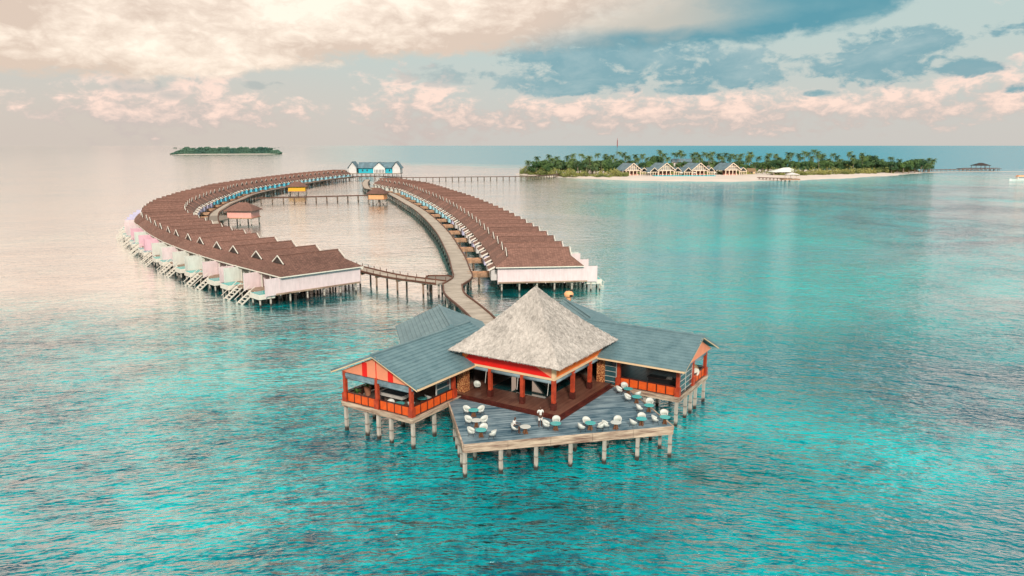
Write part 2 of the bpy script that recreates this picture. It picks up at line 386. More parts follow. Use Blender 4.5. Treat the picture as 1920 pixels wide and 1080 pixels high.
# ------------------------------------------------------------------ mesh builder
RM = {}                                   # world matrix of each thing (by object name)
def tag(o, label=None, cat=None, group=None, kind=None):
    if label: o['label'] = label
    if cat: o['category'] = cat
    if group: o['group'] = group
    if kind: o['kind'] = kind
    return o
def thing(name, label, cat, loc=(0, 0, 0), rz=0, group=None):
    o = bpy.data.objects.new(name, None); col.objects.link(o); o.empty_display_size = .5
    o.location = loc; o.rotation_euler = (0, 0, rz)
    RM[o.name] = Matrix.Translation(loc) @ Matrix.Rotation(rz, 4, 'Z')
    return tag(o, label, cat, group)
class MB:
    def __init__(s, fm=None): s.v, s.f, s.mi, s.uv, s.fm, s.cur = [], [], [], [], fm, 0
    def add(s, vs, fs, uvs=None):
        n = len(s.v); s.v += [tuple(p) for p in vs]
        for i, f in enumerate(fs):
            s.f.append([n+k for k in f]); s.mi.append(s.cur); s.uv.append(uvs[i] if uvs else None)
        return s
    def box(s, x0, x1, y0, y1, z0, z1):
        return s.add([(x0,y0,z0),(x1,y0,z0),(x1,y1,z0),(x0,y1,z0),(x0,y0,z1),(x1,y0,z1),(x1,y1,z1),(x0,y1,z1)],
                     [(0,3,2,1),(4,5,6,7),(0,1,5,4),(1,2,6,5),(2,3,7,6),(3,0,4,7)])
    def beam(s, p, q, wd, ht, up=(0,0,1)):      # box whose axis runs p -> q
        p, q = Vector(p), Vector(q); d = (q-p).normalized(); up = Vector(up)
        sd_ = d.cross(up); sd_ = sd_.normalized() if sd_.length > 1e-4 else Vector((1,0,0)); u = sd_.cross(d).normalized()
        a, b = sd_*wd/2, u*ht/2
        vs = [p-a-b, p+a-b, p+a+b, p-a+b, q-a-b, q+a-b, q+a+b, q-a+b]
        return s.add(vs, [(0,3,2,1),(4,5,6,7),(0,1,5,4),(1,2,6,5),(2,3,7,6),(3,0,4,7)])
    def tube(s, pts, rads, n=8, cap=True):
        rings = []; pts = [Vector(p) for p in pts]
        for i, p in enumerate(pts):
            d = (pts[min(i+1, len(pts)-1)]-pts[max(i-1, 0)]).normalized()
            a = d.cross(Vector((0,0,1)) if abs(d.z) < .9 else Vector((1,0,0))).normalized(); b = d.cross(a)
            rings.append([p+(a*math.cos(2*math.pi*k/n)+b*math.sin(2*math.pi*k/n))*rads[i] for k in range(n)])
        vs = [q for r in rings for q in r]; fs = []
        for i in range(len(pts)-1):
            for k in range(n): fs.append((i*n+k, i*n+(k+1)%n, (i+1)*n+(k+1)%n, (i+1)*n+k))
        if cap: fs += [tuple(range(n))[::-1], tuple(range((len(pts)-1)*n, len(pts)*n))]
        return s.add(vs, fs)
    def prism(s, poly, z0, z1):
        n = len(poly)
        return s.add([(x, y, z0) for x, y in poly]+[(x, y, z1) for x, y in poly],
                     [tuple(range(n))[::-1], tuple(range(n, 2*n))]+[(i, (i+1)%n, n+(i+1)%n, n+i) for i in range(n)])
    def slab(s, faces, th):                    # closed shell: top faces (lists of 3-D points) and the same lowered by th
        pts, idx, F = [], {}, []
        for f in faces:
            g = []
            for p in f:
                k = tuple(round(c, 4) for c in p)
                if k not in idx: idx[k] = len(pts); pts.append(k)
                g.append(idx[k])
            F.append(g)
        n = len(pts); fs = [tuple(g) for g in F]+[tuple(n+i for i in reversed(g)) for g in F]
        ed = {}
        for g in F:
            for i in range(len(g)):
                e = (g[i], g[(i+1)%len(g)]); ed[e] = 1
        for (a, b) in ed:
            if (b, a) not in ed: fs.append((a, n+a, n+b, b))
        return s.add(pts+[(x, y, z-th) for x, y, z in pts], fs)
    def build(s, name, mat, parent=None, smooth=False, kind=None, recalc=True):
        fm = s.fm or Matrix.Identity(4)
        inv = RM[parent.name].inverted() if parent is not None and parent.name in RM else Matrix.Identity(4)
        T = inv @ fm
        me = bpy.data.meshes.new(name); me.from_pydata([T @ Vector(p) for p in s.v], [], s.f)
        for mm in (mat if isinstance(mat, (list, tuple)) else [mat]): me.materials.append(M[mm])
        me.polygons.foreach_set('material_index', s.mi)
        if any(u is not None for u in s.uv):
            ul = me.uv_layers.new()
            for p, u in zip(me.polygons, s.uv):
                if u:
                    for li, c in zip(p.loop_indices, u): ul.data[li].uv = c
        if recalc:
            bm = bmesh.new(); bm.from_mesh(me); bmesh.ops.recalc_face_normals(bm, faces=bm.faces); bm.to_mesh(me); bm.free()
        if smooth: me.polygons.foreach_set('use_smooth', [True]*len(me.polygons))
        me.update()
        o = bpy.data.objects.new(name, me); col.objects.link(o)
        if parent is not None:
            o.parent = parent; RM[o.name] = RM.get(parent.name, Matrix.Identity(4))
        if kind: o['kind'] = kind
        return o
kids = {}
def dup(root, loc, rz=0, label=None, group=None, scale=None):
    def cp(o, par):
        c = o.copy(); col.objects.link(c)
        if par is not None: c.parent = par
        for ch in tree[o.name]: cp(ch, c)
        return c
    if root.name not in kids:
        tree = {}
        def rec(o):
            tree[o.name] = list(o.children)
            for c in o.children: rec(c)
        rec(root); kids[root.name] = tree
    tree = kids[root.name]
    r = cp(root, None); r.location = loc; r.rotation_euler = (0, 0, rz)
    if scale: r.scale = scale if isinstance(scale, tuple) else (scale,)*3
    if label: r['label'] = label
    if group: r['group'] = group
    return r
first_used = set()
def place(root, loc, rz=0, label=None, group=None, scale=None):
    if root.name not in first_used:
        first_used.add(root.name)
        if root.name not in kids:
            tree = {}
            def rec(o):
                tree[o.name] = list(o.children)
                for c in o.children: rec(c)
            rec(root); kids[root.name] = tree
        root.location = loc; root.rotation_euler = (0, 0, rz)
        if scale: root.scale = scale if isinstance(scale, tuple) else (scale,)*3
        if label: root['label'] = label
        if group: root['group'] = group
        return root
    return dup(root, loc, rz, label, group, scale)
ONES = ['', 'first', 'second', 'third', 'fourth', 'fifth', 'sixth', 'seventh', 'eighth', 'ninth', 'tenth', 'eleventh', 'twelfth', 'thirteenth', 'fourteenth', 'fifteenth', 'sixteenth', 'seventeenth', 'eighteenth', 'nineteenth']
TENS = {2: 'twenty', 3: 'thirty', 4: 'forty', 5: 'fifty', 6: 'sixty', 7: 'seventy'}
def ordinal(n):
    if n < 20: return ONES[n]
    t, o = divmod(n, 10)
    return TENS[t][:-1]+'ieth' if o == 0 else TENS[t]+'-'+ONES[o]

# ------------------------------------------------------------------ sea
def make_sea():
    mb = MB(); n = 96; rs = [0, 60, 150, 400, 1200, 4000, 15000, 60000]
    vs = [(0, 0, 0)]
    for r in rs[1:]: vs += [(r*math.cos(2*math.pi*k/n), r*math.sin(2*math.pi*k/n), 0) for k in range(n)]
    fs = [(0, 1+k, 1+(k+1)%n) for k in range(n)]
    for i in range(len(rs)-2):
        a = 1+i*n; b = a+n
        fs += [(a+k, b+k, b+(k+1)%n, a+(k+1)%n) for k in range(n)]
    mb.add(vs, fs); tag(mb.build('sea', 'sea_water', recalc=False), kind='structure')
make_sea()

# ------------------------------------------------------------------ restaurant: frame with a along its right edge, b along its left edge
OX, OY, PHI = 4.0, 60.43, R(57.5)
FR = Matrix.Translation((OX, OY, 0)) @ Matrix.Rotation(PHI, 4, 'Z')
MIR = FR @ Matrix(((0,1,0,0),(1,0,0,0),(0,0,1,0),(0,0,0,1)))       # swaps a and b
def W(a, b, z=0): return FR @ Vector((a, b, z))
def sq(mb, a, b, z0, z1, h=.17): mb.box(a-h, a+h, b-h, b+h, z0, z1); return mb

def pavilion():
    t = thing('thatched_pavilion', 'square open dining pavilion under a tall grey thatched pyramid roof', 'pavilion', tuple(W(5.8, 5.8)), PHI)
    m = MB(FR); m.box(0, 11.6, 0, 11.6, 2.52, 3.0); m.build('floor', 'floor_planks', t)
    m = MB(FR); m.box(-.14, 11.6, -.14, -.003, 2.5, 3.03); m.box(-.14, -.003, -.003, 11.6, 2.5, 3.03)
    m.box(-.5, 11.6, -.5, -.143, 2.5, 2.86); m.box(-.5, -.143, -.143, 11.6, 2.5, 2.86); m.build('step', 'dark_red_wood', t)
    m = MB(FR); m.box(3.2, 9.2, 3.2, 9.2, 3.004, 3.03); m.build('glass_floor', 'dark_glass_floor', t)
    for a, b in [(1.05,1.05),(1.05,4.3),(1.05,7.8),(4.6,1.05),(8.1,1.05),(1.05,10.9),(10.9,1.05),(10.9,10.9),(10.9,6),(6,10.9)]:
        if (a, b) in ((1.05,10.9),(10.9,1.05)): continue
        m = MB(FR); sq(m, a, b, 3.0, 5.715, .16); c = m.build('column', 'red_wood', t)
        m = MB(FR); sq(m, a, b, 3.0, 3.65, .21); m.build('plinth', 'dark_red_wood', c)
    for a, b in [(1.05,10.9),(10.9,1.05)]:
        m = MB(FR); sq(m, a, b, 3.0, 5.715, .42); m.build('carved_pillar', 'carved_wood', t)
    # beams
    m = MB(FR)
    m.box(.93, 11.2, .93, 1.17, 5.72, 5.92); m.box(.93, 1.17, 1.18, 11.2, 5.72, 5.92)
    m.box(10.8, 11.04, 1.18, 11.2, 5.72, 5.92); m.box(1.18, 10.79, 10.8, 11.04, 5.72, 5.92)
    m.box(.88, 1.20, .88, 1.20, 5.921, 7.75); m.build('ring_beam', 'cream_trim', t)
    # band above the beams: left face (a = 1) has eave shade painted scarlet, lit wedges coral and orange
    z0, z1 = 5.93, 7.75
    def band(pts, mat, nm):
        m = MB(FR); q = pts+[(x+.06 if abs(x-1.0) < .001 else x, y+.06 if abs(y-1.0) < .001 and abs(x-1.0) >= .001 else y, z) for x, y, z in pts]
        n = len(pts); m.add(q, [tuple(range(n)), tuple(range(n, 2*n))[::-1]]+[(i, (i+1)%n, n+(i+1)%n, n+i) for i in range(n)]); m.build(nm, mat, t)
    band([(1.0,1.21,z0),(1.0,1.21,z1),(1.0,5.2,z1)], 'coral_paint', 'light_shade_panel')
    band([(1.0,1.21,z0),(1.0,5.2,z1),(1.0,9.3,z1),(1.0,10.9,z0)], 'scarlet_paint_and_shade', 'light_shade_panel')
    band([(1.0,10.9,z0),(1.0,9.3,z1),(1.0,11.0,z1)], 'orange_paint', 'light_shade_panel')
    band([(1.21,1.0,z0),(8.5,1.0,z1),(1.21,1.0,z1)], 'orange_paint', 'light_shade_panel')
    band([(1.21,1.0,z0),(10.9,1.0,z0),(10.9,1.0,6.7),(8.5,1.0,z1)], 'orange_paint', 'light_shade_panel')
    band([(10.9,1.0,6.702),(10.9,1.0,z1),(8.502,1.0,z1)], 'coral_paint', 'light_shade_panel')
    # rolled canvas blinds under the beam, one per bay
    for b0, b1 in ((1.3,4.1),(4.5,7.6),(8.0,10.4)):
        m = MB(FR); m.tube([(1.05,b0,5.52),(1.05,b1,5.52)], [.17,.17], 10); m.build('rolled_blind', 'blind_canvas', t, True)
        m = MB(FR); m.tube([(b0,1.05,5.52),(b1,1.05,5.52)], [.17,.17], 10); m.build('rolled_blind', 'blind_canvas', t, True)
    for a, b in ((1.05,1.45),(1.05,4.62),(1.05,8.1),(4.9,1.05),(8.4,1.05)):
        m = MB(FR); m.tube([(a-.22,b,5.5),(a-.26,b+.1,4.3)], [.03,.03], 5); m.build('blind_cord', 'slat_white', t)
    # back walls
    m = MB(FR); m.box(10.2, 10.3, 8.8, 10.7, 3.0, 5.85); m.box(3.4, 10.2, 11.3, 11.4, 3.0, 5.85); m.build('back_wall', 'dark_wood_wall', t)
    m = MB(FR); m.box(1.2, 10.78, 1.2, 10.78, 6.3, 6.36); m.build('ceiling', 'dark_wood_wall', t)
    # thatched roof, with a slightly sagging, shaggy surface
    A = Vector((5.75, 5.75, 12.95)); lo, hi, ze = -.15, 11.7, 7.30
    m = MB(FR); N = 40; random.seed(5)
    cs = [(lo,lo),(hi,lo),(hi,hi),(lo,hi)]
    def pt(s_, u, off=0):                     # s_: 0 eave..1 apex, u: 0..4 round the square
        k = int(u) % 4; f = u-int(u); c0, c1 = cs[k], cs[(k+1)%4]
        x, y = c0[0]+(c1[0]-c0[0])*f, c0[1]+(c1[1]-c0[1])*f
        z = ze+(A.z-ze)*s_ - .28*math.sin(math.pi*s_)
        X_, Y_ = x+(A.x-x)*s_, y+(A.y-y)*s_
        # rounded arrises
        return Vector((X_, Y_, z+off))
    ring = []
    U = 4*N
    def wob(i, j): return .02*math.sin(i*1.7+j*.9)+.035*random.uniform(-1, 1)
    for i in range(N+1):
        row = []
        for j in range(U):
            u = j/N; p = pt(i/N, u, wob(i, j)*(1 if i else .6))
            corner = min(u % 1, 1-u % 1); 
            p.z -= max(0, .10-corner)*.5*(1-i/N)
            row.append(p)
        ring.append(row)
    vs = []
    under = [Vector((p.x+(A.x-p.x)*.0, p.y, p.z)) for p in ring[0]]
    # eave: rounded edge going down and back in
    def inset(p, d, dz_): 
        q = Vector((A.x-p.x, A.y-p.y, 0)); mx_ = max(abs(q.x), abs(q.y)); q /= mx_; return Vector((p.x+q.x*d, p.y+q.y*d, p.z+dz_))
    rows = [[inset(p, 1.9, .95) for p in ring[0]], [inset(p, .45, -.06+random.uniform(-.05,.05)) for p in ring[0]], [inset(p, .06, -.15+random.uniform(-.04,.04)) for p in ring[0]], [inset(p, -.06, -.08) for p in ring[0]]]+ring
    for r_ in rows: vs += r_
    fs = []
    for i in range(len(rows)-1):
        for j in range(U): fs.append((i*U+j, i*U+(j+1)%U, (i+1)*U+(j+1)%U, (i+1)*U+j))
    m.add(vs, fs)
    # loose straw tufts lying on the slope and hanging from the eave
    for q in range(9000):
        u = random.random()*4; s_ = random.random()**1.15*.97
        p = pt(s_, u, .03); k = int(u) % 4
        dn = [Vector((0,-1,-1)), Vector((1,0,-1)), Vector((0,1,-1)), Vector((-1,0,-1))][k].normalized()
        al = [Vector((1,0,0)), Vector((0,1,0)), Vector((-1,0,0)), Vector((0,-1,0))][k]
        nn = [Vector((0,-1,1)), Vector((1,0,1)), Vector((0,1,1)), Vector((-1,0,1))][k].normalized()
        L_ = random.uniform(.16, .36); wd = random.uniform(.02, .04)
        d = (dn+al*random.uniform(-.3,.3)+nn*random.uniform(.03,.16)).normalized()
        m.add([p-al*wd, p+al*wd, p+d*L_], [(0,1,2)])
    for q in range(1500):
        u = random.random()*4; p = pt(0, u); p = inset(p, random.uniform(-.05,.15), -.08); k = int(u)%4
        al = [Vector((1,0,0)), Vector((0,1,0)), Vector((-1,0,0)), Vector((0,-1,0))][k]
        m.add([p-al*.04, p+al*.04, p+Vector((0,0,-random.uniform(.05,.16)))+al*random.uniform(-.1,.1)], [(0,1,2)])
    m.build('thatched_roof', 'thatch', t, recalc=True)
    m = MB(FR)
    for a, b in [(-.2,4),(-.2,8),(4,-.2),(8,-.2),(3,4),(3,9),(7,4),(7,9),(11,4),(11,9),(.3,.3)]:
        o = MB(FR); sq(o, a, b, -1.2, 2.5, .19); o.build('pile', 'pile_white', t)
pavilion()

def gable_roof(mb, p0, p1, hw, zr, ze, n, th=.14, lap=.08):
    p0, p1 = Vector((*p0, 0)), Vector((*p1, 0)); d = (p1-p0).normalized(); sd_ = Vector((-d.y, d.x, 0))
    for sg in (1, -1):
        prof = [(0, zr)]
        for i in range(1, n+1):
            s_ = hw*i/n; z = zr+(ze-zr)*i/n
            prof.append((s_, z+lap)); prof.append((s_, z))
        prof += [(hw, ze-th), (0, zr-th)]
        A = [p0+sd_*sg*s_+Vector((0,0,z)) for s_, z in prof]; B_ = [p1+sd_*sg*s_+Vector((0,0,z)) for s_, z in prof]
        k = len(prof)
        mb.add(A+B_, [tuple(range(k)), tuple(range(k, 2*k))[::-1]]+[(i, (i+1)%k, k+(i+1)%k, k+i) for i in range(k)])
    mb.beam(p0+Vector((0,0,zr+.05)), p1+Vector((0,0,zr+.05)), .3, .12)

def rail(F, t, p0, p1, n, mat='orange_panel', z0=2.96, z1=3.72):
    p0, p1 = Vector(p0), Vector(p1); d = p1-p0
    fr = MB(F)
    for i in range(n+1):
        q = p0+d*i/n; fr.box(q.x-.045, q.x+.045, q.y-.045, q.y+.045, 2.9, z1+.05)
    fr.beam((p0.x, p0.y, z1+.09), (p1.x, p1.y, z1+.09), .12, .07); fr.build('rail_frame', 'dark_red_wood', t)
    for i in range(n):
        a, b = p0+d*(i+.06)/n, p0+d*(i+.94)/n
        m = MB(F); m.beam((a.x, a.y, (z0+z1)/2), (b.x, b.y, (z0+z1)/2), .05, z1-z0); m.build('rail_panel', mat, t)
def glazed(F, t, p0, p1, nx, z0=2.95, z1=5.3):
    p0, p1 = Vector(p0), Vector(p1); d = p1-p0
    m = MB(F); m.beam((p0.x, p0.y, (z0+z1)/2), (p1.x, p1.y, (z0+z1)/2), .04, z1-z0); g = m.build('glass_screen', 'glass_dark', t)
    m = MB(F)
    for i in range(nx+1):
        q = p0+d*i/nx; m.box(q.x-.05, q.x+.05, q.y-.05, q.y+.05, z0, z1)
    for k in range(5): z = z0+.25+(z1-z0-.3)*k/4; m.beam((p0.x, p0.y, z), (p1.x, p1.y, z), .12, .05)
    m.build('screen_frame', 'slat_white', t)

def wing(F, left):
    lab = ('open side pavilion at left with a coral and scarlet gable over orange railings' if left
           else 'open side pavilion at right with a glazed gable end and orange railings')
    ctr = F @ Vector((-1, 14.6, 0))
    t = thing('side_pavilion', lab, 'pavilion', tuple(ctr), PHI if left else PHI+math.pi, 'side pavilions of the restaurant')
    a0, b0, b1, bc, ae = -7.05, 10.42, 18.75, 14.58, 6.2
    m = MB(F); m.box(a0, ae, b0, b1, 2.62, 2.9); m.build('floor', 'wing_planks', t)
    # two courses of fascia boards
    m = MB(F)
    for z0, z1, e in ((2.42, 2.64, .05), (2.66, 2.93, .09)):
        m.box(a0-e, a0-.003, b0-e, b1+e, z0, z1); m.box(a0, ae, b0-e, b0-.003, z0, z1); m.box(a0, ae, b1+.003, b1+e, z0, z1)
    m.box(a0+.1, ae, b0+.1, b1-.1, 2.45, 2.6); m.build('fascia', 'fascia_wood', t)
    # posts
    pa = [(-6.85, 10.65), (-6.85, 14.58), (-6.85, 18.5), (-.85, 10.65), (-.85, 18.5), (3, 18.5)]
    for a, b in pa:
        m = MB(F); sq(m, a, b, 2.9, 5.75, .15); p = m.build('post', 'red_wood', t)
        m = MB(F); sq(m, a, b, 2.9, 3.75, .24); m.build('post_base', 'red_wood', p)
    # rails
    if left:
        rail(F, t, (-6.85, 10.9), (-6.85, 14.3), 4); rail(F, t, (-6.85, 14.85), (-6.85, 18.25), 4)
    else:
        rail(F, t, (-6.85, 14.85), (-6.85, 18.25), 4)
        glazed(F, t, (-6.85, 10.85), (-6.85, 14.4), 2)
    rail(F, t, (-6.6, 10.65), (-1.05, 10.65), 6)
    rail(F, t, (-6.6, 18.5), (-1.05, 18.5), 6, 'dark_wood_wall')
    if left: glazed(F, t, (-3.1, 10.9), (-1.1, 10.9), 1)
    else: glazed(F, t, (-.6, 10.65), (1.2, 10.65), 1)
    # inner walls, ceiling
    m = MB(F); m.box(1.4, 1.5, 10.7, 18.4, 2.9, 5.7); m.build('back_wall', 'dark_wood_wall', t)
    m = MB(F)
    m.box(a0+.1, ae, 10.54, 10.76, 5.5, 5.72); m.box(a0+.1, ae, 18.4, 18.6, 5.5, 5.72); m.build('side_beam', 'beam_wood', t)
    m = MB(F); m.box(-6.98, -6.72, 10.4, 18.76, 5.32, 5.62); m.build('front_beam', 'blind_canvas', t)
    for c0, c1 in ((10.9, 14.2), (14.9, 18.3)):
        m = MB(F); m.tube([(-6.85, c0, 5.2), (-6.85, c1, 5.2)], [.14, .14], 10); m.build('rolled_blind', 'blind_canvas', t, True)
    # gable
    zr, zg = 7.74, 5.70; ov_ = 0 if left else .38
    def tri(pts, mat, nm, x0=-6.9 if left else -7.3):
        m = MB(F); q = [(x0, y, z) for y, z in pts]+[(x0+.06, y, z) for y, z in pts]; n = len(pts)
        m.add(q, [tuple(range(n)), tuple(range(n, 2*n))[::-1]]+[(i, (i+1)%n, n+(i+1)%n, n+i) for i in range(n)]); return m.build(nm, mat, t)
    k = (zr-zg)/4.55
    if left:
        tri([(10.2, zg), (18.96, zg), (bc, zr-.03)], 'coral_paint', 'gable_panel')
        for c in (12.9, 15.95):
            h = zr-abs(c-bc)*k-.14; tri([(c-.27, zg), (c+.27, zg), (c+.27, h), (c-.27, h)], 'scarlet_paint_and_shade', 'gable_stripe', -6.965)
        tri([(bc-.02, zg), (bc+.02, zg), (bc+.02, zr-.2), (bc-.02, zr-.2)], 'scarlet_paint_and_shade', 'gable_joint', -6.96)
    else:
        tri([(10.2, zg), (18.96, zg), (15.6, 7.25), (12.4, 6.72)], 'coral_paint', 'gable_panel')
        tri([(12.4, 6.725), (15.6, 7.255), (bc, zr-.03)], 'scarlet_paint_and_shade', 'gable_panel')  # eave shadow painted in as scarlet above the lit coral part
    # barge boards
    m = MB(F)
    for sg in (1, -1):
        m.beam((-7.42-ov_, bc, 7.90), (-7.42-ov_, bc+sg*5.12, 5.66), .07, .22)
    m.build('barge_board', 'cream_trim', t)
    m = MB(F); m.beam((-7.40-ov_, bc-5.16, 5.70), (7, bc-5.16, 5.70), .08, .15); m.build('gutter', 'cream_trim', t)
    m = MB(F); gable_roof(m, (-7.47-ov_, bc), (7.2, bc), 5.1, 8.0, 5.82, 13); m.build('roof', 'slate_blue_roofing', t)
    for a, b in [(-6.8,10.6),(-6.8,13.1),(-6.8,14.6),(-6.8,16.0),(-6.8,18.6),(-3.6,10.8),(-3.3,14.8),(-3.3,18.4),(.2,10.9),(.4,14.8),(.4,18.4),(4.5,11),(4.5,18.4)]:
        m = MB(F); sq(m, a, b, -1.2, 2.46, .135); m.build('pile', 'pile_white', t)
    # rear block turned by 45 degrees
    ctr = F @ Vector((8.5, 19, 0))
    t2 = thing('service_building', 'low blue-grey gabled service block behind the %s side pavilion' % ('left' if left else 'right'), 'building', tuple(ctr), PHI, 'service blocks behind the restaurant')
    p0, p1 = (11.0, 21.5), (4.2, 14.7)
    m = MB(F); gable_roof(m, p0, p1, 4.9, 8.25, 6.1, 12); m.build('roof', 'slate_blue_roofing', t2)
    s_ = 1/math.sqrt(2)
    def loc(u, v): return (10.5-u*s_-v*s_, 21.0-u*s_+v*s_)
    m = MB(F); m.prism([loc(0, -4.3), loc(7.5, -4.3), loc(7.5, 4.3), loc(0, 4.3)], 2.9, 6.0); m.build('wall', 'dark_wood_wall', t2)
    m = MB(F); m.prism([loc(-.5, -4.6), loc(8, -4.6), loc(8, 4.6), loc(-.5, 4.6)], 2.5, 2.88); m.build('floor', 'fascia_wood', t2)
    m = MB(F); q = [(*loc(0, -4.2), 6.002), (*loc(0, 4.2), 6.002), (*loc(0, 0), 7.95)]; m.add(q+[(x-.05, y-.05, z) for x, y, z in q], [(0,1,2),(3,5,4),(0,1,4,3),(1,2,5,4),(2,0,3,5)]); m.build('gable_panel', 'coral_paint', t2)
    m = MB(F)
    for v in (-1, 1): m.beam((p0[0], p0[1], 8.16), (p0[0]-v*4.95*s_, p0[1]+v*4.95*s_, 5.99), .08, .22)
    m.build('barge_board', 'slate_blue_roofing', t2)
    for u in (.3, 4, 7.4):
        for v in (-4, 0, 4):
            x, y = loc(u, v); m = MB(F); sq(m, x, y, -1.2, 2.5, .17); m.build('pile', 'pile_white', t2)
wing(FR, True)
wing(MIR, False)
# rounded orange ventilator on the rear right roof
vp = W(21.3, 10.8)
t = thing('roof_ventilator', 'round orange cowl standing above the rear right roof, beside the thatch', 'ventilator', (vp.x+.3, vp.y+.1, 8.2))
m = MB(Matrix.Translation((vp.x+.3, vp.y+.1, 0)))
m.tube([(0,0,8.1),(0,0,8.7)], [.26,.26], 12); m.build('neck', 'hut_orange', t, True)
m = MB(Matrix.Translation((vp.x+.3, vp.y+.1, 0)))
m.tube([(0,0,8.55),(0,0,8.66),(0,0,9.0),(0,0,9.22),(0,0,9.3)], [.35,.52,.56,.40,.1], 16); m.build('cowl', 'hut_orange', t, True)
m = MB(Matrix.Translation((vp.x+.3, vp.y+.1, 0))); m.box(.05,.42,-.60,-.42,8.72,8.94); m.build('opening', 'black_metal', t)

# ------------------------------------------------------------------ terrace
TA = R(12.5)
tb = W(-2.75, -2.75)
terrace = thing('dining_terrace', 'weathered blue-grey timber terrace on pale piles in front of the thatched pavilion', 'terrace', (tb.x, tb.y, 0), TA)
poly = [(-1.9,10.36),(-9.05,3.5),(3.5,-9.05),(10.36,-1.9),(10.36,-.52),(-.52,-.52),(-.52,10.36)]
m = MB(FR); m.prism(poly, 2.58, 2.8); m.build('planking', 'terrace_planks', terrace)
m = MB(FR)
edge = [(-1.9,10.36),(-9.05,3.5),(3.5,-9.05),(10.36,-1.9)]
def offs(z0, z1, e, segs):
    for i in segs:
        p, q = Vector(edge[i]), Vector(edge[i+1]); d = (q-p).normalized(); nrm = Vector((d.y, -d.x))
        if (p+nrm-Vector((0,0))).length < p.length: nrm = -nrm
        p2, q2 = p+nrm*(e/2+.004), q+nrm*(e/2+.004)
        L_ = (q2-p2).length; n = max(2, int(L_/3.1)) if e > .05 else 1
        for k in range(n):
            a, b = p2+d*(L_*k/n+.012), p2+d*(L_*(k+1)/n-.012)
            m.beam((a.x, a.y, (z0+z1)/2), (b.x, b.y, (z0+z1)/2), e, z1-z0)
offs(2.50, 2.84, .12, (0, 1, 2)); offs(2.12, 2.48, .08, (0, 1, 2))
m.build('fascia', 'fascia_wood', terrace)
m = MB(FR)
for i in range(3):
    p, q = Vector(edge[i]), Vector(edge[i+1]); c0 = p*.93; c1 = q*.93
    m.beam((c0.x, c0.y, 2.3), (c1.x, c1.y, 2.3), .25, .3)
for k in range(9):
    f = (k+.5)/9; p = Vector(edge[1]).lerp(Vector(edge[2]), f)*.98; q = p + Vector((1,1)).normalized()*min(6.5, 8)
    q = p*.15
    m.beam((p.x, p.y, 2.28), (p.x+.1+ (q.x-p.x), p.y+(q.y-p.y), 2.28), .15, .28)
m.build('joist', 'beam_wood', terrace)
pl = []
B_, C_ = Vector((-8.85,3.55)), Vector((3.55,-8.85))
for k in range(7): pl.append(B_.lerp(C_, k/6))
for k in range(6): pl.append(B_.lerp(C_, (k+.45)/6)+Vector((2.1,2.1)))
for k in range(1, 5): pl.append(Vector((-1.9,10.0)).lerp(B_, k/5)); pl.append(Vector((10.1,-1.9)).lerp(C_, k/5))
for k in range(4): pl.append(Vector((-5,7)).lerp(Vector((7,-5)), (k+.5)/4)+Vector((.5,.5)))
for p in pl:
    m = MB(FR); sq(m, p.x, p.y, -1.2, 2.5, .125); m.build('pile', 'pile_white', terrace)

# ------------------------------------------------------------------ terrace furniture
def make_chair():
    t = thing('tub_chair', 'white tub chair', 'chair')
    m = MB(); n = 20; ri, ro = .33, .385
    vs = []; 
    prof = []
    for i in range(n+1):
        a = R(-125+250*i/n); k = (math.cos(a/1.4)+1)/2; top = .58+.42*max(0, math.cos(a*.62))**1.5; low = .40
        for r_, z in ((ri, low), (ro, low), (ro+.09*k, top), (ri+.07*k, top)): prof.append((-r_*math.cos(a), r_*math.sin(a), z))
    fs = []
    for i in range(n):
        for k in range(4): fs.append((i*4+k, i*4+(k+1)%4, (i+1)*4+(k+1)%4, (i+1)*4+k))
    fs += [(0,1,2,3), (n*4+3, n*4+2, n*4+1, n*4)]
    m.add(prof, fs); m.build('backrest', 'white_plastic', t, True)
    m = MB(); m.tube([(0,0,.38),(0,0,.41),(0,0,.45)], [.30,.36,.33], 16); m.build('seat', 'white_plastic', t)
    for sx, sy in ((1,1),(1,-1),(-1,1),(-1,-1)):
        m = MB(); m.tube([(sx*.22,sy*.22,.39),(sx*.31,sy*.31,0)], [.02,.018], 6); m.build('leg', 'black_metal', t)
    return t
def make_table(top):
    t = thing('round_table', 'round table', 'table')
    m = MB(); m.tube([(0,0,.70),(0,0,.715),(0,0,.745),(0,0,.755)], [.50,.54,.54,.50], 24); m.build('tabletop', top, t)
    m = MB()
    for a in (0, 90):
        c, s_ = math.cos(R(a+20)), math.sin(R(a+20))
        m.add([(-.30*c,-.30*s_,0),(.30*c,.30*s_,0),(.10*c,.10*s_,.70),(-.10*c,-.10*s_,.70)] and
              [(-.30*c+q*s_,-.30*s_-q*c,0) for q in (-.03,.03)]+[(.30*c+q*s_,.30*s_-q*c,0) for q in (.03,-.03)]+
              [(-.09*c+q*s_,-.09*s_-q*c,.70) for q in (-.03,.03)]+[(.09*c+q*s_,.09*s_-q*c,.70) for q in (.03,-.03)],
              [(0,3,2,1),(4,5,6,7),(0,1,5,4),(1,2,6,5),(2,3,7,6),(3,0,4,7)])
    m.build('pedestal', 'table_wood', t)
    return t
chair = make_chair(); tab_t = make_table('teal_top'); tab_w = make_table('white_plastic')
GT, GC = 'round tables on the terrace', 'white tub chairs on the terrace'
